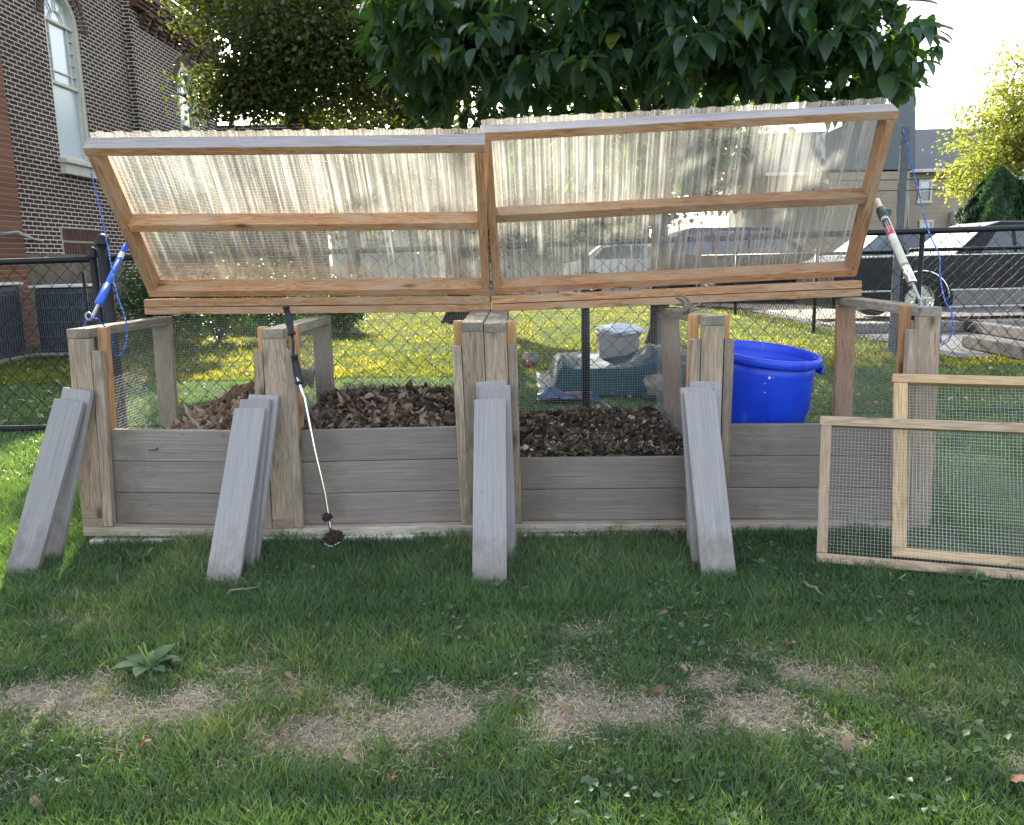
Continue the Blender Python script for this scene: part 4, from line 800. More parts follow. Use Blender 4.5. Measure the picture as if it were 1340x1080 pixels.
# corbelled brick cornice and eave
bm = bmesh.new()
for k in range(11):
    y = YC + .45 + k * .42
    for j in range(4): box_bm(bm, .05 + .055 * j, .24, .068, (WX2 + .02 + .0275 * j, y, 5.78 + .07 * j), .004)
for j in range(4): box_bm(bm, .16 + .04 * j, YE - YC, .068, (WX2 + .06 + .02 * j, (YC + YE) / 2, 6.08 + .0705 * j), .004)
link('cornice', bm_mesh(bm, 'cornice'), 'brick_solo', ch)
bm = bmesh.new(); box_bm(bm, .45, YE - YC + .6, .10, (WX2 + .15, (YC + YE) / 2 + .2, 6.86), .02); box_bm(bm, .14, YE - YC + .6, .16, (WX2 + .32, (YC + YE) / 2 + .2, 6.97), .03); link('gutter', bm_mesh(bm, 'gutter'), 'white_trim', ch)
bm = bmesh.new(); v = [bm.verts.new(p) for p in ((WX2 + .4, YC - .1, 7.05), (WX2 + .4, YE + .6, 7.05), (WX2 - 4, YE + .6, 10.4), (WX2 - 4, YC - .1, 10.4))]; f = bm.faces.new(v); g = bmesh.ops.extrude_face_region(bm, geom=[f]); bmesh.ops.translate(bm, vec=(0, 0, .12), verts=[q for q in g['geom'] if isinstance(q, bmesh.types.BMVert)]); link('roof', bm_mesh(bm, 'roof'), 'slate', ch)
tube('pipe', [at(56, 339, Y=9.9), at(136, 337, Y=12.4)], .05, 'pipe', ch, 12)
tube('cable', [at(0, 306, Y=8.25), at(22, 303, Y=8.25), at(30, 306, Y=8.9), at(45, 313, Y=9.6), at(70, 317, Y=10.6), at(90, 321, Y=11), at(118, 322, Y=12)], .014, 'cable', ch, 6); tube('cable', [at(0, 308, Y=8.25), at(20, 304, Y=8.25), at(32, 309, Y=9.), at(50, 315, Y=9.8), at(72, 316, Y=10.6), at(90, 318, Y=11)], .012, 'cable', ch, 6)
# air conditioners
def ac(x, y, w, h, label, z0=GZ):
    root = thing('air_conditioner', label, 'air conditioner', (x, y, z0), 'air conditioners beside the church')
    bm = bmesh.new(); box_bm(bm, w - .05, w - .05, h - .04, (x, y, z0 + h / 2), .07); link('case', bm_mesh(bm, 'case'), 'ac_grey', root)
    bm = bmesh.new(); box_bm(bm, w + .02, w + .02, .035, (x, y, z0 + h), .014); link('lid', bm_mesh(bm, 'lid'), 'ac_white', root)
    bm = bmesh.new(); box_bm(bm, w + .06, w + .06, .05, (x, y, z0 + .02), .01); link('base', bm_mesh(bm, 'base'), 'concrete', root)
    bm = bmesh.new(); n = int(w / .028); yf = y - w / 2 - .004; xr = x + w / 2 + .004
    for k in range(n + 1):
        a = -w / 2 + k * w / n; wv = .006 * (k % 2)
        box_bm(bm, .005, .005, h - .06, (x + a, yf + wv, z0 + h / 2)); box_bm(bm, .005, .005, h - .06, (xr - wv, y + a, z0 + h / 2))
    for z in (.08, .27, .46, .65, .84): 
        if z < h: box_bm(bm, w, .006, .006, (x, yf - .006, z0 + z)); box_bm(bm, .006, w, .006, (xr + .006, y, z0 + z))
    link('coil_guard', bm_mesh(bm, 'coil_guard'), 'ac_wire', root)
ac(-4.33, 8.15, .76, .93, 'dark grey air conditioner with white top beside the brick pier'); ac(-5.15, 7.3, .8, .98, 'air conditioner at the left edge, nearest the gate')

# ---------------------------------------------------------------- sun, and leaf gaps cut into the crowns to shape its patches
SUN_AZ_PX, SUN_EL = 380, 29.
d = RM @ Vector(((SUN_AZ_PX - 670) / F, 0, -1)); az = math.atan2(d.x, d.y); el = R(SUN_EL); sd = Vector((math.sin(az) * math.cos(el), math.cos(az) * math.cos(el), math.sin(el)))
def lid_uv(P, A, B, T):
    xd = (B - A).normalized(); u = (T - A); u = (u - xd * u.dot(xd)); L = u.length; u.normalize(); n = np.array(xd.cross(u)); s = np.array(sd); t = ((P - np.array(A)) @ n) / (s @ n); Q = P - t[:, None] * s - np.array(A); return Q @ np.array(xd) / (B - A).length, Q @ np.array(u) / L
def gap(P):  # marks leaves to drop so sun lands on chosen lawn and lid patches
    s = np.array(sd); G = P - s * ((P[:, 2] - GZ) / s[2])[:, None]; x, y = G[:, 0], G[:, 1]; k = .9 * (fbm(x, y, .9) - .5); j = fbm(x + 30, y + 11, 1.5)
    edge = -1.15 - (y - 3.6) * .175
    lit = (y > 6.4 + 1.2 * k) & (x > edge + .3 * k) & (x < 8)
    lit |= (x > edge + .25 * k) & (x < -.1 + 1.4 * k) & (y > 3.9 + k) & (y < 7.6)
    lit |= (y > 3.4) & (y < 7.4) & (x > -1) & (x < 7) & (j > .60)
    lit |= (((x + .8) / .35) ** 2 + ((y - 1.0) / .4) ** 2 < 1 + 2 * k) | ((np.abs((x + .28) * .62 - (y + .15) * .55 + .12) < .06) & (y > -.5) & (y < .35) & (x > -.8) & (x < .4))
    for A, B, T, thr, sc in ((A0, Vector((B0.x, A0.y, B0.z)), T0, .50, 1.7), (A1, B1, U0, .66, 1.7)):
        a, b = lid_uv(P, A, B, T); m = (a > 0) & (a < 1) & (b > -.02) & (b < 1.05); q = fbm(a * 2.6 + b * 1.1, b * .9 - a * .35, sc)
        if thr < .6: lit |= m & (b > .50 + .2 * (q - .5)) & (q + .06 - .12 * (a > .88) > thr)
        else: lit |= m & (b > .52) & (q + .08 * (a < .4) > thr - .02)
    return lit
# ---------------------------------------------------------------- trees
def ellipsoid_pts(n, c, r, shell=.45):
    d = rand_dirs(n); k = (1 - shell * rng.random(n) ** 1.3)[:, None] ; return np.array(c) + d * k * np.array(r), d
def branch_path(a, b, n=6, sag=.0, j=.12):
    a, b = Vector(a), Vector(b); L = (b - a).length; out = []
    for i in range(n + 1):
        t = i / n; p = a.lerp(b, t) + Vector((0, 0, math.sin(t * math.pi) * L * sag)); 
        if 0 < i < n: p += Vector([random.gauss(0, 1) for _ in range(3)]) * L * j / n
        out.append(p)
    return out
def tree(name, label, base, r0, fork, ells, per, leaf, mats, nlimb=12, kind='small', group=None, lean=(0, 0), twigs=110, spread=.3, bark='bark'):
    root = thing(name, label, 'tree', tuple(base), group); base = Vector(base); top = base + Vector((lean[0], lean[1], fork)); C_ = []; Dd = []
    for c, r, n in ells: p, d = ellipsoid_pts(n, c, r, .75 if kind != 'big' else .6); C_.append(p); Dd.append(d)
    C_ = np.concatenate(C_); Dd = np.concatenate(Dd)
    bm = bmesh.new(); tube_bm(bm, [base + Vector((0, 0, -.1)), base + Vector((0, 0, .06)), base + Vector((0, 0, .22)), base + Vector((lean[0] * .2, lean[1] * .2, fork * .3)), base + Vector((lean[0] * .6, lean[1] * .6, fork * .65)), top], [r0 * 2., r0 * 1.6, r0 * 1.15, r0, r0 * .85, r0 * .7], 14)
    for v in bm.verts: 
        k = mn.noise(Vector((v.co.x * 6, v.co.y * 6, v.co.z * 1.5))) * .14 * r0; v.co.x += k; v.co.y += k
    link('trunk', bm_mesh(bm, 'trunk', True), bark, root)
    bm = bmesh.new(); limbs = []
    for i in rng.choice(len(C_), nlimb, replace=False):
        e = Vector(C_[i]); P = branch_path(top - Vector((0, 0, random.random() * fork * .18)), e, 7, .10, .35); tube_bm(bm, P, [r0 * .42 * (1 - .86 * k / 7) for k in range(8)], 8); limbs += P[2:]
    LP = np.array([tuple(p) for p in limbs])
    for i in rng.choice(len(C_), min(twigs, len(C_)), replace=False):
        e = C_[i]; j = np.argmin(np.linalg.norm(LP - e, axis=1) + .3 * np.abs(LP[:, 2] - e[2])); P = branch_path(LP[j], e, 4, .05, .4); tube_bm(bm, P, [r0 * .10, r0 * .08, r0 * .06, r0 * .04, r0 * .02], 5)
    link('branch', bm_mesh(bm, 'branch', True), bark, root)
    n = len(C_) * per; cc = np.repeat(C_, per, 0); dd = np.repeat(Dd, per, 0)
    if kind == 'big':
        a = np.tile(np.arange(per), len(C_)) * 2 * math.pi / per + np.repeat(rng.random(len(C_)) * 6, per) + rng.normal(0, .3, n); el = rng.normal(-.55, .38, n)
        X = np.stack([np.cos(a), np.sin(a), el], 1); Nn = np.stack([np.cos(a) * .5 + .15 * rng.normal(size=n), np.sin(a) * .5 + .15 * rng.normal(size=n), np.ones(n)], 1); P = cc + unit(X) * .03 + rng.normal(0, .05, (n, 3))
        L = leaf * (.38 + .8 * rng.random(n)); tint = np.clip(rng.normal(.4, .2, n) + (rng.random(n) < .03) * .6, 0, 1)
        V, Fq, t = leaf_patch(P, X, Nn, L, L * .235, rows=(0, .12, .35, .6, .82, 1.), fold=.35, curl=rng.normal(.28, .14, n), twist=.3, tint=tint, prof=lambda a: .08 if a < .01 else (math.sin(math.pi * a ** .8) ** .8 + .02))
    else:
        P = cc + rng.normal(0, spread, (n, 3)) * np.array([1, 1, .55]); X = np.stack([*rng.normal(size=(2, n)), .5 * rng.normal(size=n) - .3], 1); Nn = np.stack([.6 * rng.normal(size=n), .6 * rng.normal(size=n), np.ones(n)], 1)
        L = leaf * (.6 + .7 * rng.random(n)); V, Fq, t = leaf_patch(P, X, Nn, L, L * .36, rows=(0, .5, 1.), fold=.3, curl=.3, tint=np.clip(rng.normal(.45, .22, n) + .3 * (np.repeat(rng.random(len(C_)), per) - .5), 0, 1))
    if kind == 'big' or name == 'shade_tree':
        kv = len(V) // n; kf = len(Fq) // n; keep = ~gap(P + unit(X) * .06); V = V.reshape(n, kv, 3)[keep].reshape(-1, 3); t = t.reshape(n, kv)[keep].ravel(); q0 = Fq[:kf]; Fq = (np.arange(keep.sum())[:, None, None] * kv + q0[None]).reshape(-1, 4)
    link('crown', np_mesh('crown', V, Fq, t), mats, root); return root
tb = at(600, 422, Z=GZ)
tree('shade_tree', 'tall small leaved shade tree whose dark branches fill the top left', tb, .21, 3.1, [((.6, 13.6, 8.3), (4.8, 4.4, 4.4), 640), ((-1.25, 8.6, 4.15), (.9, 1.1, .9), 140), ((-1.5, 10.2, 4.5), (.8, .6, 1.0), 120), ((-2.0, 9.4, 3.6), (.6, .35, .6), 160), ((-2.2, 10., 5.0), (.6, .5, .5), 70), ((-2.75, 10.2, 5.1), (.5, .5, .4), 50), ((-1.6, 9.3, 3.3), (.9, .3, .4), 90), ((-.2, 8.8, 3.95), (1.3, 1.2, .95), 190), ((1.1, 9.2, 4.0), (1.3, 1.2, .9), 150), ((-1.2, 8.9, 5.3), (1.1, 1.3, .7), 50), ((-2.15, 12., 6.3), (1.2, 1.8, 1.5), 95), ((-.3, 11.8, 5.6), (2.0, 1.8, 1.2), 110), ((3.6, 13.5, 5.2), (2.2, 2, 1.6), 140)], 56, .072, 'leaf_small', 16, spread=.30, twigs=260, bark='bark_dark')
bb = at(862, 449, Z=GZ)
tree('broadleaf_tree', 'big leaved dark tree hanging over the right hand lid', bb, .12, 2.7, [((3.7, 7.7, 7.0), (3.0, 2.9, 3.2), 470), ((2.3, 6.0, 3.75), (1.5, 1.6, .95), 190), ((3.7, 5.8, 3.7), (1.5, 1.5, 1.0), 210), ((4.7, 6.0, 3.75), (1.0, 1.3, 1.0), 160), ((1.0, 6.5, 3.75), (1.0, 1.2, .7), 90), ((5.35, 6.2, 4.15), (.6, .8, .5), 45), ((4.9, 6.2, 4.9), (1.1, 1.4, 1.), 120), ((2.0, 7.4, 3.4), (2.2, 1., .8), 130), ((3.4, 9.2, 2.9), (2.4, .9, .75), 110), ((5.6, 6.2, 3.15), (.6, .9, .55), 75)], 8, .29, 'leaf_big', 14, kind='big', twigs=320, bark='bark_dark')
tr = at(1300, 300, Y=26)
tree('maple_tree', 'sunlit yellow green tree standing beyond the parked cars', (tr.x + .6, 26, GZ), .16, 3.2, [((tr.x + .8, 26, 4.7), (2.6, 2.2, 1.9), 180), ((tr.x + 1.3, 26, 6.4), (1.7, 1.7, 1.9), 80), ((tr.x + 1.1, 26, 3.6), (2.7, 2.2, 1.1), 80), ((tr.x - .6, 25.5, 3.4), (1.2, 1.2, .9), 30)], 60, .125, 'leaf_yellow', 12, spread=.30, twigs=120)
ev = at(1308, 285, Y=22.5)
def conifer(base, h, r, label):
    root = thing('evergreen_tree', label, 'tree', tuple(base), 'evergreens beyond the cars'); bx, by, bz = base
    tube('trunk', [(bx, by, bz), (bx, by, bz + h * .9)], [.09, .02], 'bark', root); n = 15000; t = rng.random(n) ** .7; a = rng.random(n) * 6.283
    lob = 1 + .16 * np.sin(a * 5 + t * 9) + .1 * np.sin(a * 11 - t * 17); rr = r * np.minimum(1, (1 - t) * 1.9) ** .75 * lob * (1 - .22 * rng.random(n)); P = np.stack([bx + rr * np.cos(a), by + rr * np.sin(a), bz + .1 + h * t], 1)
    X = np.stack([np.cos(a) * .5, np.sin(a) * .5, np.full(n, 1.)], 1) + .35 * rng.normal(size=(n, 3)); V, Fq, tt = leaf_patch(P, X, np.stack([np.cos(a), np.sin(a), a * 0 + .3], 1), .16, .045, rows=(0, .5, 1)); link('crown', np_mesh('crown', V, Fq, tt), 'leaf_ever', root)
conifer((ev.x - .1, 22.5, GZ), 3.35, 1.15, 'dark evergreen under the sunlit tree, the lower one'); conifer((ev.x + 1.2, 22.2, GZ), 4.1, 1.1, 'taller dark evergreen at the right edge')
tree('background_tree', 'tall dark tree mass far behind the left lid', (-6, 36, GZ), .3, 3, [((-6, 36, 6), (4.5, 3, 4), 190), ((-1, 38, 5), (3.8, 3, 3.5), 190), ((2.5, 37, 4.6), (2.8, 2.4, 2.6), 120)], 40, .34, 'leaf_small', 10, spread=.7, twigs=50)
tree('background_tree', 'dark tree mass far behind the gap between the lids', (7.5, 40, GZ), .3, 3, [((7, 39, 5.8), (4., 3, 3.8), 210), ((11.5, 42, 6.5), (3, 3, 3.6), 110)], 40, .34, 'leaf_small', 10, spread=.7, twigs=50)
def shrub(x, y, r, h, label, m='leaf_shrub'):
    root = thing('shrub', label, 'shrub', (x, y, GZ), 'shrubs along the church'); bm = bmesh.new(); n = 55
    for i in range(12): a = random.random() * 6.28; tube_bm(bm, branch_path((x, y, GZ), (x + r * .7 * math.cos(a), y + r * .7 * math.sin(a), GZ + h * (.5 + .4 * random.random())), 4), [.012, .01, .008, .006, .003], 5)
    link('stem', bm_mesh(bm, 'stem'), 'bark', root); C_, _ = ellipsoid_pts(n, (x, y, GZ + h * .52), (r, r, h * .5), .8); k = 40; cc = np.repeat(C_, k, 0); N_ = len(cc); P = cc + rng.normal(0, .09, (N_, 3)); P[:, 2] = np.maximum(P[:, 2], GZ + .02)
    X = rng.normal(size=(N_, 3)); V, Fq, t = leaf_patch(P, X, np.stack([.6 * rng.normal(size=N_), .6 * rng.normal(size=N_) - .3, np.ones(N_)], 1), .05 + .04 * rng.random(N_), .022, rows=(0, .5, 1)); link('foliage', np_mesh('foliage', V, Fq, t), m, root)
shrub(-3.75, 9.2, .62, 1.35, 'leftmost green shrub, right behind the air conditioner'); shrub(-2.85, 9.5, .66, 1.42, 'rounded green shrub behind the black gate post'); shrub(-1.95, 9.9, .6, 1.25, 'green shrub seen through the corner of the left lid'); shrub(-1.1, 10.6, .5, .9, 'lowest green shrub, farthest from the air conditioners')

# ---------------------------------------------------------------- covered bed, tarp and tub
def tarp(name, x0, x1, y0, y1, hf, m, label, cat, kids=None):
    n, k = 60, 44; X, Y = np.meshgrid(np.linspace(x0, x1, n), np.linspace(y0, y1, k), indexing='ij'); Z = hf(X, Y); Xw = X + .03 * (fbm(X, Y, 5) - .5); V = np.stack([Xw, Y + .03 * (fbm(X + 9, Y, 5) - .5), Z], -1).reshape(-1, 3)
    i = (np.arange(n - 1)[:, None] * k + np.arange(k - 1)[None]).ravel(); Fq = np.stack([i, i + k, i + k + 1, i + 1], 1); o = link(name, np_mesh(name, V, Fq, smooth=True), m); md = o.modifiers.new('s', 'SOLIDIFY'); md.thickness = .004; return tag(o, label, cat)
ty = 3.55
def tz(X, Y):
    e = np.minimum(np.minimum((X - 2.12) / .07, (3.95 - X) / .07), np.minimum((Y - ty) / .05, (5.0 - Y) / .08)); e = np.clip(e, 0, 1)
    h = .21 + .10 * np.exp(-(((X - 2.2) / .07) ** 2 + ((Y - 3.95) / .3) ** 2)) + .15 * np.exp(-(((X - 3.02) / .16) ** 2 + ((Y - 4.05) / .4) ** 2)) + .07 * np.exp(-(((X - 3.3) / .1) ** 2 + ((Y - 4.0) / .3) ** 2)) - .05 * np.exp(-(((X - 2.55) / .2) ** 2 + ((Y - 4.1) / .3) ** 2))
    return GZ + .02 + e ** .6 * h + .02 * (fbm(X, Y, 9) - .5) + .012 * (fbm(X * 3, Y, 12) - .5)
tarp('tarp', 2.0, 4.05, ty - .05, 5.1, tz, 'tarp', 'crumpled dark teal tarp over a low bed behind the fence', 'tarp')
tarp('ground_tarp', 1.98, 2.5, 3.2, 3.5, lambda X, Y: GZ + .02 + .09 * np.exp(-(((X - 2.1) / .10) ** 2 + ((Y - 3.36) / .08) ** 2)) + .05 * fbm(X, Y, 11) * np.clip((2.5 - X) / .2, 0, 1), 'blue_tarp', 'dark blue cloth scrap lying at the left foot of the tarped bed', 'cloth')
tarp('ground_tarp', 2.85, 3.9, 3.28, 3.52, lambda X, Y: GZ + .015 + .03 * fbm(X, Y, 11), 'blue_tarp', 'dark blue plastic sheet edge spread under the right of the tarp', 'cloth')
tb_ = thing('storage_tub', 'taupe plastic tub topped with a white bag behind the tarp', 'tub', (2.78, 4.62, GZ))
bm = bmesh.new(); vs = box_bm(bm, .37, .3, .47, (0, 0, .235), .02)
for v in vs:
    if v.is_valid: s = 1 + .14 * (v.co.z - .2); v.co.x *= s; v.co.y *= s
bmesh.ops.translate(bm, vec=(2.78, 4.62, GZ), verts=bm.verts); link('tub_wall', bm_mesh(bm, 'tub_wall'), 'bin_plastic', tb_)
bm = bmesh.new(); bmesh.ops.create_icosphere(bm, subdivisions=4, radius=1)
for v in bm.verts: k = 1 + .22 * mn.noise(v.co * 2.5) + .1 * mn.noise(v.co * 7); v.co = Vector((2.80 + v.co.x * .22 * k, 4.6 + v.co.y * .19 * k, .40 + max(v.co.z, -.7 - .8 * max(0, v.co.x)) * .065 * k))
tag(link('plastic_bag', bm_mesh(bm, 'plastic_bag', True), 'white_bag'), 'crumpled white plastic bag draped over the taupe tub', 'bag')
def rocky(name, c, s, m, label, cat):
    bm = bmesh.new(); bmesh.ops.create_icosphere(bm, subdivisions=4, radius=1)
    for v in bm.verts: k = 1 + .35 * mn.noise(v.co * 1.7 + Vector(c)) + .15 * mn.noise(v.co * 5); v.co = Vector((c[0] + v.co.x * s[0] * k, c[1] + v.co.y * s[1] * k, c[2] + v.co.z * s[2] * k))
    tag(link(name, bm_mesh(bm, name, True), m), label, cat)
rp = at(862, 505, Y=3.45); rocky('rock', (rp.x, 3.42, rp.z), (.12, .09, .10), 'rock', 'rough tan rock at the right front of the tarped bed', 'rock')
rp = at(693, 470, Y=4.1); rocky('litter_bag', (rp.x, 4.1, rp.z), (.08, .06, .06), 'rock', 'brown bag of rubbish at the left back corner of the tarp', 'bag')
rp = at(691, 477, Y=3.98); rocky('wrapper', (rp.x, 3.98, rp.z), (.03, .03, .03), 'red_bag', 'small red wrapper on the brown rubbish bag', 'wrapper')
p_, q_ = at(738, 518, Y=3.36), at(774, 517, Y=3.36); tag(member('loose_brick', p_, q_, .09, .055, 'brickpiece', None, bev=.006), 'reddish brick lying on the grass in front of the tarp', 'brick')

# ---------------------------------------------------------------- cars
def car(label, x0, y, L, Wd, body, house, paint, wheels, rw, z0=GZ, lower=None, chrome=False, glass=None, parts=()):
    """x0 = rear end, side view polygons in metres (x from rear, z from ground); near side at y"""
    root = thing('parked_car', label, 'car', (x0 + L / 2, y + Wd / 2, z0), 'cars parked in the lot')
    def solid(nm, poly, ya, yb, m, bev=.05, taper=0, par=root):
        bm = bmesh.new(); zt = max(p[1] for p in poly); zb_ = min(p[1] for p in poly); A = []; B = []
        for px_, pz_ in poly:
            k = taper * (pz_ - zb_) / max(.01, zt - zb_); A.append(bm.verts.new((x0 + px_, ya + k, z0 + pz_))); B.append(bm.verts.new((x0 + px_, yb - k, z0 + pz_)))
        n = len(poly); fa = bm.faces.new(A); fb = bm.faces.new(B[::-1])
        for i in range(n): bm.faces.new((A[i], B[i], B[(i + 1) % n], A[(i + 1) % n]))
        if bev: bmesh.ops.bevel(bm, geom=list(set(fa.edges[:]) | set(fb.edges[:])), offset=bev, segments=4, profile=.5, affect='EDGES')
        return link(nm, bm_mesh(bm, nm), m, par)
    # cut wheel arches into the lower edge
    pts = []; zb0 = min(p[1] for p in body); low = sorted([p for p in body], key=lambda p: p[0])
    poly = list(body)
    arch = []
    for wx in sorted(wheels, reverse=True):
        ra = rw + .07; z_ = rw; th0 = math.asin(max(-1, min(1, (zb0 - z_) / ra)))
        arch.append([(wx + ra * math.cos(t), z_ + ra * math.sin(t)) for t in np.linspace(th0, math.pi - th0, 14)])
    for a in arch: poly += a          # body is listed clockwise from rear-bottom over the top to front-bottom; arches close the underside
    solid('body', poly, y, y + Wd, paint, .06, .03)
    solid('cabin', house, y + .10, y + Wd - .10, paint, .05, .14)
    if lower: solid('lower_panel', lower, y - .004, y + .03, 'grey_lower', 0)
    gh = [(cx_, cz_) for cx_, cz_ in house]
    for gp in glass or []: 
        zt = max(p[1] for p in house); zb_ = min(p[1] for p in house); bm = bmesh.new(); q = []
        for px_, pz_ in gp: k = .14 * (pz_ - zb_) / (zt - zb_); q.append(bm.verts.new((x0 + px_, y + .10 + k - .004, z0 + pz_)))
        f = bm.faces.new(q); g = bmesh.ops.extrude_face_region(bm, geom=[f]); bmesh.ops.translate(bm, vec=(0, .003, 0), verts=[v for v in g['geom'] if isinstance(v, bmesh.types.BMVert)]); link('window', bm_mesh(bm, 'window'), 'car_glass', root)
    for wx in wheels:
        for sd in (0, 1):
            c = Vector((x0 + wx, y + .11 if sd == 0 else y + Wd - .11, z0 + rw)); mw = Matrix.Translation(c) @ Matrix.Rotation(math.pi / 2 * (1 if sd == 0 else -1), 4, 'X')
            bm = bmesh.new(); lathe_bm(bm, [(rw * .62, .09), (rw * .9, .10), (rw, .07), (rw, -.07), (rw * .9, -.10), (rw * .62, -.09)], 36, mw); w_ = link('wheel', bm_mesh(bm, 'wheel', True), 'tyre', root)
            bm = bmesh.new(); lathe_bm(bm, [(rw * .66, .085), (rw * .64, .10), (rw * .58, .095), (rw * .55, .05), (rw * .22, .05), (rw * .2, .075), (.001, .08)], 36, mw); 
            for k in range(5): box_bm(bm, rw * .42, rw * .14, .03, (rw * .38, 0, .06), .004, mw @ Matrix.Rotation(k * 2 * math.pi / 5, 4, 'Z'))
            link('rim', bm_mesh(bm, 'rim'), 'chrome', w_)
    if chrome:
        for wx in wheels:
            ra = rw + .085; bm = bmesh.new(); tube_bm(bm, [(x0 + wx + ra * math.cos(t), y - .006, z0 + rw + ra * math.sin(t)) for t in np.linspace(.05, math.pi - .05, 20)], .018, 6); link('arch_trim', bm_mesh(bm, 'arch_trim', True), 'chrome', root)
        ws = [0] + sorted(wheels) + [L]
        for a, b in zip(ws, ws[1:]):
            a2 = a + (rw + .10 if a else .05); b2 = b - (rw + .10 if b < L else .05)
            for z in (.50, .24): bm = bmesh.new(); box_bm(bm, b2 - a2, .012, .028, (x0 + (a2 + b2) / 2, y - .008, z0 + z), .004); link('side_trim', bm_mesh(bm, 'side_trim'), 'chrome', root)
    for nm, c, s, m in parts: bm = bmesh.new(); box_bm(bm, *s, (x0 + c[0], y + c[1], z0 + c[2]), min(s) * .3); link(nm, bm_mesh(bm, nm), m, root)
    return root
CY2 = 9.75; cz = GZ + .04; wx_ = at(1204, 388, Y=CY2).x
car('old black two door car with chrome trim parked behind the right fence', wx_ - 1.35, CY2, 5.2, 1.85, [(0.02, .24), (0, .6), (.06, .95), (.3, 1.02), (2.6, 1.04), (3.7, 1.02), (5.0, .93), (5.2, .8), (5.2, .4), (5.1, .24)], [(1.85, 1.0), (2.4, 1.47), (2.65, 1.54), (3.7, 1.52), (4.35, 1.0)], 'black_paint', [1.35, 4.2], .36, cz, lower=[(1.86, .26), (1.86, .485), (3.7, .485), (3.7, .26)], chrome=True,
    glass=[[(2.3, 1.05), (2.62, 1.46), (2.78, 1.47), (2.8, 1.05)], [(2.86, 1.05), (2.84, 1.47), (3.65, 1.45), (4.1, 1.05)]], parts=[('door_handle', (2.98, -.012, .86), (.16, .02, .02), 'chrome'), ('door_lock', (3.0, -.008, .79), (.025, .012, .025), 'chrome'), ('door_seam', (2.72, .001, .62), (.008, .01, .72), 'label_dark'), ('belt_trim', (2.5, .02, 1.035), (4.9, .02, .02), 'chrome'), ('rear_bumper', (.0, .9, .5), (.12, 1.8, .14), 'chrome')])
sed = [(0.02, .22), (0, .6), (.1, .9), (.7, .98), (3.4, .96), (4.3, .86), (4.5, .7), (4.5, .35), (4.42, .22)]
sedh = [(.5, .95), (1.05, 1.38), (1.5, 1.45), (2.5, 1.43), (3.35, .95)]; sedg = [[(.85, 1.0), (1.18, 1.32), (1.55, 1.38), (1.95, 1.38), (1.95, 1.0)], [(2.0, 1.0), (2.0, 1.38), (2.45, 1.36), (3.08, 1.0)]]
car('silver car whose roof shows above the black car', at(1130, 330, Y=14.2).x - .6, 14.2, 4.5, 1.8, sed, sedh, 'silver_paint', [.85, 3.6], .33, GZ + .15, glass=sedg)
suv = [(0.02, .25), (0, .7), (.06, 1.0), (3.4, 1.02), (4.4, .95), (4.6, .75), (4.6, .4), (4.5, .25)]; suvh = [(.06, 1.0), (.3, 1.62), (.6, 1.7), (2.6, 1.68), (3.4, 1.0)]; suvg = [[(.25, 1.07), (.42, 1.55), (1.05, 1.6), (1.05, 1.07)], [(1.12, 1.07), (1.12, 1.6), (1.9, 1.6), (1.9, 1.07)], [(1.97, 1.07), (1.97, 1.6), (2.5, 1.58), (3.1, 1.07)]]
car('dark grey wagon seen blurred through the right lid', at(930, 330, Y=16.5).x - 1, 16.5, 4.6, 1.85, suv, suvh, 'black_paint', [.9, 3.65], .36, GZ + .1, glass=suvg)
car('white car seen through the lid beside the gap', at(760, 330, Y=21).x - .5, 21, 4.5, 1.8, sed, sedh, 'white_paint', [.85, 3.6], .33, GZ + .1, glass=sedg)

# ---------------------------------------------------------------- houses beyond
def house(label, x0, x1, y, zw, depth, m, roof_z, name='house', over=.4):
    root = thing(name, label, 'house', ((x0 + x1) / 2, y, GZ), 'houses beyond the parking lot'); bm = bmesh.new(); box_bm(bm, x1 - x0, depth, zw - GZ, ((x0 + x1) / 2, y + depth / 2, (zw + GZ) / 2)); link('wall', bm_mesh(bm, 'wall'), m, root)
    bm = bmesh.new(); P = [(x0 - over, y - over, zw), (x1 + over, y - over, zw), (x1 + over, y + depth / 2, roof_z), (x0 - over, y + depth / 2, roof_z), (x0 - over, y + depth + over, zw), (x1 + over, y + depth + over, zw)]; v = [bm.verts.new(p) for p in P]; bm.faces.new((v[0], v[1], v[2], v[3])); bm.faces.new((v[3], v[2], v[5], v[4])); bm.faces.new((v[0], v[3], v[4])); bm.faces.new((v[1], v[5], v[2])); bm.faces.new((v[0], v[4], v[5], v[1]))
    bmesh.ops.translate(bm, vec=(0, 0, .06), verts=bm.verts); link('roof', bm_mesh(bm, 'roof'), 'slate', root)
    bm = bmesh.new(); box_bm(bm, x1 - x0 + 2 * over, .12, .14, ((x0 + x1) / 2, y - over - .05, zw + .03), .03); box_bm(bm, x1 - x0 + over, over - .05, .03, ((x0 + x1) / 2, y - over / 2, zw + .01)); link('gutter', bm_mesh(bm, 'gutter'), 'white_trim', root); return root
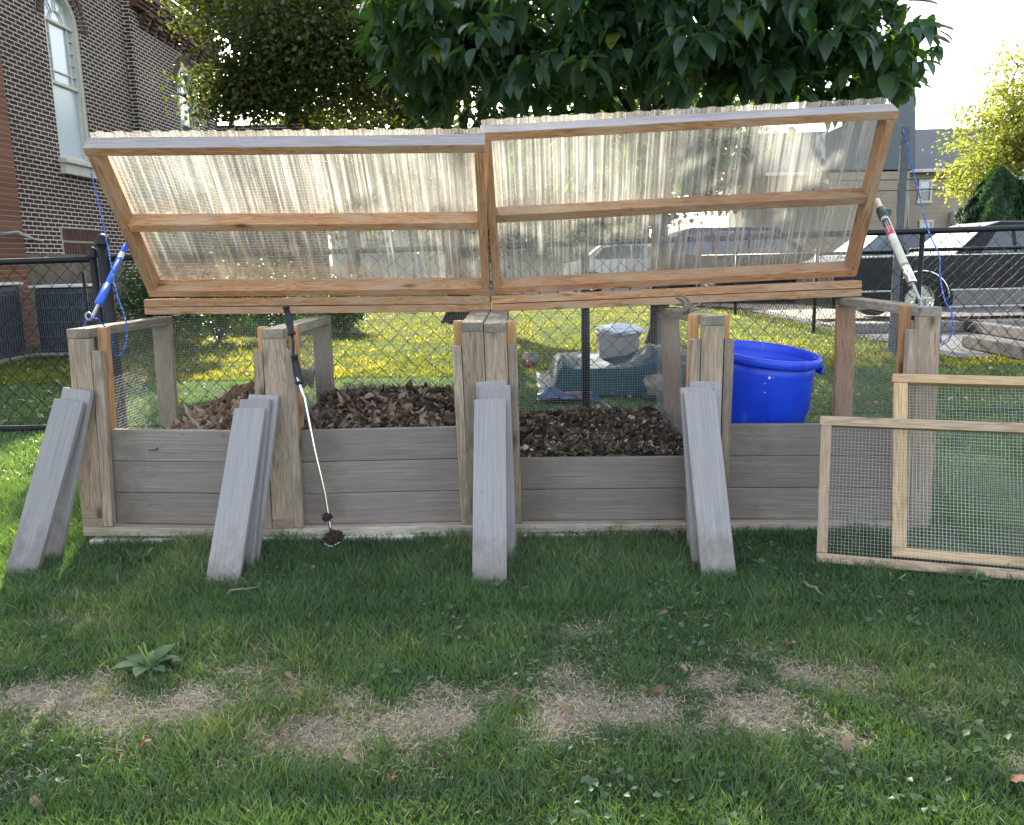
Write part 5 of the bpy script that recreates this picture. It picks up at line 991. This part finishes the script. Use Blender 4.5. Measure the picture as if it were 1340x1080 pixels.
def hwin(root, xa, xb, za, zb, y, shutter=None):
    w, h = xb - xa, zb - za; cx_, cz_ = (xa + xb) / 2, (za + zb) / 2
    bm = bmesh.new(); 
    for a, b, c, d in ((cx_, zb + .05, w + .24, .11), (cx_, za - .06, w + .3, .13), (xa - .05, cz_, .10, h), (xb + .05, cz_, .10, h)): box_bm(bm, c, .08, d, (a, y - .045, b), .008)
    box_bm(bm, w, .05, .06, (cx_, y - .04, cz_)); wn = link('window', bm_mesh(bm, 'window'), 'white_trim', root); bm = bmesh.new(); box_bm(bm, w, .02, h, (cx_, y - .012, cz_)); link('pane', bm_mesh(bm, 'pane'), 'pane', wn)
    bm = bmesh.new(); box_bm(bm, w * .96, .01, h * .36, (cx_, y - .026, zb - h * .18)); link('blind', bm_mesh(bm, 'blind'), 'glare_blind', wn)
    if shutter: bm = bmesh.new(); box_bm(bm, .34, .05, h + .2, (xb + .31 if shutter > 0 else xa - .31, y - .03, cz_), .01); link('shutter', bm_mesh(bm, 'shutter'), 'maroon', root)
HY = 37.
g0, g1 = at(1010, 226, Y=HY), at(1345, 222, Y=HY); rz = at(1240, 170, Y=HY + 4).z
h1 = house('tan two storey house with slate roof behind the parking lot', g0.x, g1.x + 6, HY, at(1240, 225, Y=HY).z, 8, 'tan_siding', rz)
for (xa, ya, xb, yb, sh) in ((1203, 237, 1217, 263, None), (1145, 236, 1163, 266, 1), (1060, 236, 1078, 266, 1), (1204, 291, 1218, 312, None)):
    a, b = at(xa, yb, Y=HY), at(xb, ya, Y=HY); hwin(h1, a.x, b.x, a.z, b.z, HY, sh)
a = at(1188, 225, Y=HY - .1); b = at(1188, 300, Y=HY - .1); tube('downspout', [a, b], .05, 'white_trim', h1)
bm = bmesh.new(); a, b = at(1247, 277, Y=HY - .3), at(1290, 312, Y=HY - .3); box_bm(bm, b.x - a.x, .4, a.z - b.z + 1, ((a.x + b.x) / 2, HY - .25, (a.z + b.z) / 2 - .5), .02); link('porch', bm_mesh(bm, 'porch'), 'white_siding', h1)
# tall grey gable next to it
gt = thing('gable_house', 'tall grey clad gable rising behind the corner of the right lid', 'house', (g0.x, HY - 3, GZ), 'houses beyond the parking lot')
a, b, c, d_ = at(1198, 121, Y=HY - 2.2), at(1198, 222, Y=HY - 2.2), at(1080, 222, Y=HY - 2.2), at(1080, 175, Y=HY - 2.2)
bm = bmesh.new(); f = bm.faces.new([bm.verts.new(p) for p in (a, b, c, d_)]); g = bmesh.ops.extrude_face_region(bm, geom=[f]); bmesh.ops.translate(bm, vec=(0, 2., 0), verts=[v for v in g['geom'] if isinstance(v, bmesh.types.BMVert)]); link('roof_wall', bm_mesh(bm, 'roof_wall'), 'grey_side', gt)
bm = bmesh.new(); box_bm(bm, b.x - c.x - .4, 1.9, b.z - GZ - .1, ((b.x + c.x) / 2, HY - 1.2, (b.z + GZ) / 2), .02); link('lower_wall', bm_mesh(bm, 'lower_wall'), 'tan_siding', gt)
h2 = house('long pale house glimpsed through the two lids', -1.5, 9., 44, 3.9, 8, 'white_siding', 5.6); 
for xa in (0., 2.4, 5.0, 7.2): hwin(h2, xa, xa + .9, 1.4, 2.7, 44)
h3 = house('pale garage with a dark roof behind the left lid', -9.5, -3.2, 47, 4.2, 8, 'white_siding', 6.5); hwin(h3, -7.5, -6.6, 1.6, 2.9, 47)
for k, (y_, za, zb_) in enumerate(((236, 0, .5), (222, .1, .3))): tag(tube('utility_wire', [at(1100, y_ + 14, Y=30), at(1180, y_ + 10, Y=30) + Vector((0, 0, -.1)), at(1345, y_ + 8, Y=30)], .02, 'label_dark', None, 5), ('lower', 'upper')[k] + ' thin overhead wire crossing in front of the tan house', 'cable')

# ---------------------------------------------------------------- things on the lawn
LV = [(152, 752, .055, .75, 'pale curled leaf left of centre near the left boards'), (394, 738, .035, .7, 'left of two brown leaves in front of the auger'), (408, 742, .035, .78, 'right of two brown leaves in front of the auger'), (290, 822, .035, .8, 'small tan leaf below the second stack of boards'),
      (165, 820, .03, .7, 'tiny brown leaf beside the upper bare patch'), (562, 721, .045, .72, 'tan leaf at the base trim left of the centre boards'), (588, 716, .05, .93, 'orange brown leaf just left of the centre boards'), (792, 742, .055, .82, 'light brown leaf standing in the grass in front of bay three'),
      (867, 800, .04, .6, 'narrow upright brown leaf in the middle right lawn'), (1032, 838, .045, .92, 'small rusty leaf in the grass right of centre'), (897, 872, .035, .84, 'tiny tan leaf at the upper rim of the dry patch'), (860, 900, .055, .5, 'dark brown leaf on the dry patch right of centre'),
      (740, 920, .035, .94, 'small rust leaf on the central dry patch'), (1110, 969, .06, .8, 'curled brown leaf on the dry strip at lower right'), (1213, 869, .06, .88, 'folded golden tan leaf at far right of the lawn'), (459, 990, .045, .86, 'pale leaf below the dry patch left of centre'),
      (512, 1011, .05, .8, 'upright tan leaf in the lower grass left of centre'), (188, 968, .045, .99, 'pale yellow leaf below the left dry patch'), (880, 698, .085, .93, 'large orange brown leaf lying against the base runner'), (1195, 776, .05, .7, 'brown leaf in front of the brown screen frame'),
      (368, 952, .05, .4, 'dark curled leaf on the dry patch left of centre'), (246, 948, .045, .45, 'dark leaf on the left dry patch'), (1085, 936, .03, .8, 'tiny brown leaf on the right dry patch'), (672, 908, .035, .55, 'small dark leaf near the centre of the dry strip'), (378, 882, .035, .75, 'small brown leaf above the dry patch, left of centre'), (45, 1047, .04, .7, 'brown leaf in the bottom left corner'), (1325, 1015, .07, .9, 'pale leaf cut off by the right edge')]
for px, py, s, tn, lb in LV:
    p = at(px, py, Z=GZ + .035); big_leaf('fallen_leaf', p, s * .85, min(.97, max(.3, tn - .22)) if tn < .9 else .955, 'brown_leaf', lb, 'leaf', 'leaves scattered on the lawn', up=(random.uniform(-.6, .6), random.uniform(-.9, -.1), 1), curl=random.uniform(.4, 1.1))
n = 1100; y = 2.7 + 17 * rng.random(n) ** 1.3; x = CAM.x + (rng.random(n) * 2 - 1) * .66 * (y - CAM.y); k = ~paved(x, y); x, y = x[k], y[k]; n = len(x)
V, Fq, t = leaf_patch(np.stack([x, y, GZ + .035 + .015 * rng.random(n)], 1), np.stack([*rng.normal(size=(2, n)), .3 * rng.normal(size=n)], 1), np.stack([.5 * rng.normal(size=n), .5 * rng.normal(size=n) - .2, np.ones(n)], 1), .03 + .05 * rng.random(n), .018, rows=(0, .5, 1), tint=.35 + .6 * rng.random(n))
struct(link('lawn_leaf_litter', np_mesh('lawn_leaf_litter', V, Fq, t), 'brown_leaf'), 'stuff')
n = 420; x = np.where(rng.random(n) < .6, FR[3][1].x + .05 + .75 * rng.random(n), 3.5 * rng.random(n)); y = np.where(rng.random(n) < .45, .002 + .03 * rng.random(n), -.02 - .25 * rng.random(n) ** 2); z = np.where(y > 0, -.006 - .006 * x, GZ + .03)
V, Fq, t = leaf_patch(np.stack([x, y, z], 1), np.stack([*rng.normal(size=(2, n)), .2 * rng.normal(size=n)], 1), np.stack([.4 * rng.normal(size=n), .4 * rng.normal(size=n) - .3, np.ones(n)], 1), .006 + .02 * rng.random(n) ** 2, .004, rows=(0, .5, 1), tint=rng.random(n) * .7)
struct(link('crumbled_leaf_litter', np_mesh('crumbled_leaf_litter', V, Fq, t), 'dark_leaf'), 'stuff')
def stick(a, b, label, r=.004):
    P = branch_path(at(*a, Z=GZ + .03), at(*b, Z=GZ + .035), 5, .05, .3); tag(tube('stick', P, [r, r, r * .9, r * .8, r * .6, r * .4], 'twig', None, 6), label, 'twig', 'sticks on the lawn')
stick((298, 778), (340, 768), 'brown stick at the foot of the second board stack'); stick((1052, 762), (1075, 778), 'short brown stick left of the screen frames', .006)
def weed(px, py, n, s, label, spikes=0):
    c = at(px, py, Z=GZ + .01); root = thing('weed', label, 'weed', tuple(c), 'broadleaf weeds in the lawn'); a = rng.random(n) * 6.283; el = .15 + .9 * rng.random(n); X = np.stack([np.cos(a), np.sin(a), el], 1); Nn = np.stack([-np.cos(a) * el, -np.sin(a) * el, np.ones(n)], 1); P = np.tile(np.array([tuple(c)]), (n, 1)) + X * .012
    L = s * (.5 + .6 * rng.random(n)); V, Fq, t = leaf_patch(P, X, Nn, L, L * .27, rows=(0, .2, .4, .6, .8, 1), fold=.3, curl=.5, tint=rng.random(n), prof=lambda a: .15 if a < .21 else math.sin(math.pi * (a - .12) / .88 * .98 + .02)); link('foliage', np_mesh('foliage', V, Fq, t, smooth=True), 'weed', root)
    for k in range(spikes): d = Vector((random.uniform(-.03, .05), random.uniform(-.03, .03), s * random.uniform(.7, 1.))); tube('seed_spike', [c, c + d * .5 + Vector((.004, 0, 0)), c + d], [.0018, .003, .002], 'weed_spike', root, 6)
M['weed_spike'] = plain('seed_spike', (.16, .22, .06), .7)
weed(197, 878, 22, .085, 'large broad leaved plantain weed with seed spikes', 3); weed(185, 735, 9, .06, 'weed with a pale leaf near the left boards', 1); weed(1272, 765, 12, .06, 'leafy weed in front of the right screen frame', 2); weed(1001, 746, 9, .045, 'low round leaved weed right of the fourth board stack', 0); weed(503, 886, 8, .04, 'small flat weed above the dry strip', 0); weed(1165, 765, 6, .05, 'grassy weed with tall pale stalks at the brown screen', 2)

# ---------------------------------------------------------------- light
sl = bpy.data.lights.new('sun', 'SUN'); sl.energy = 4.4; sl.angle = R(.55); sl.color = (1, .93, .80); so = bpy.data.objects.new('sun', sl); COL.objects.link(so); so.rotation_euler = sd.to_track_quat('Z', 'Y').to_euler(); so.location = (0, 0, 20)
w = bpy.data.worlds.new('World'); S.world = w; w.use_nodes = True; nt = w.node_tree; bg = nt.nodes['Background']; sk = nt.nodes.new('ShaderNodeTexSky'); sk.sky_type = 'NISHITA'; sk.sun_disc = False; sk.sun_elevation = el; sk.sun_rotation = az; sk.dust_density = 2.5; sk.ozone_density = 1.0; sk.air_density = 1.0
hs = nt.nodes.new('ShaderNodeHueSaturation'); hs.inputs['Saturation'].default_value = .5; nt.links.new(sk.outputs[0], hs.inputs['Color']); nt.links.new(hs.outputs[0], bg.inputs[0]); bg.inputs[1].default_value = .15
S.view_settings.view_transform = 'Standard'; S.view_settings.look = 'None'; S.view_settings.exposure = 2.15; S.view_settings.gamma = 1
S.render.engine = 'CYCLES'; S.cycles.max_bounces = 8; S.cycles.transparent_max_bounces = 24; S.cycles.transmission_bounces = 4; S.cycles.diffuse_bounces = 3; S.cycles.glossy_bounces = 3; S.cycles.use_denoising = True; S.cycles.caustics_reflective = False; S.cycles.caustics_refractive = False
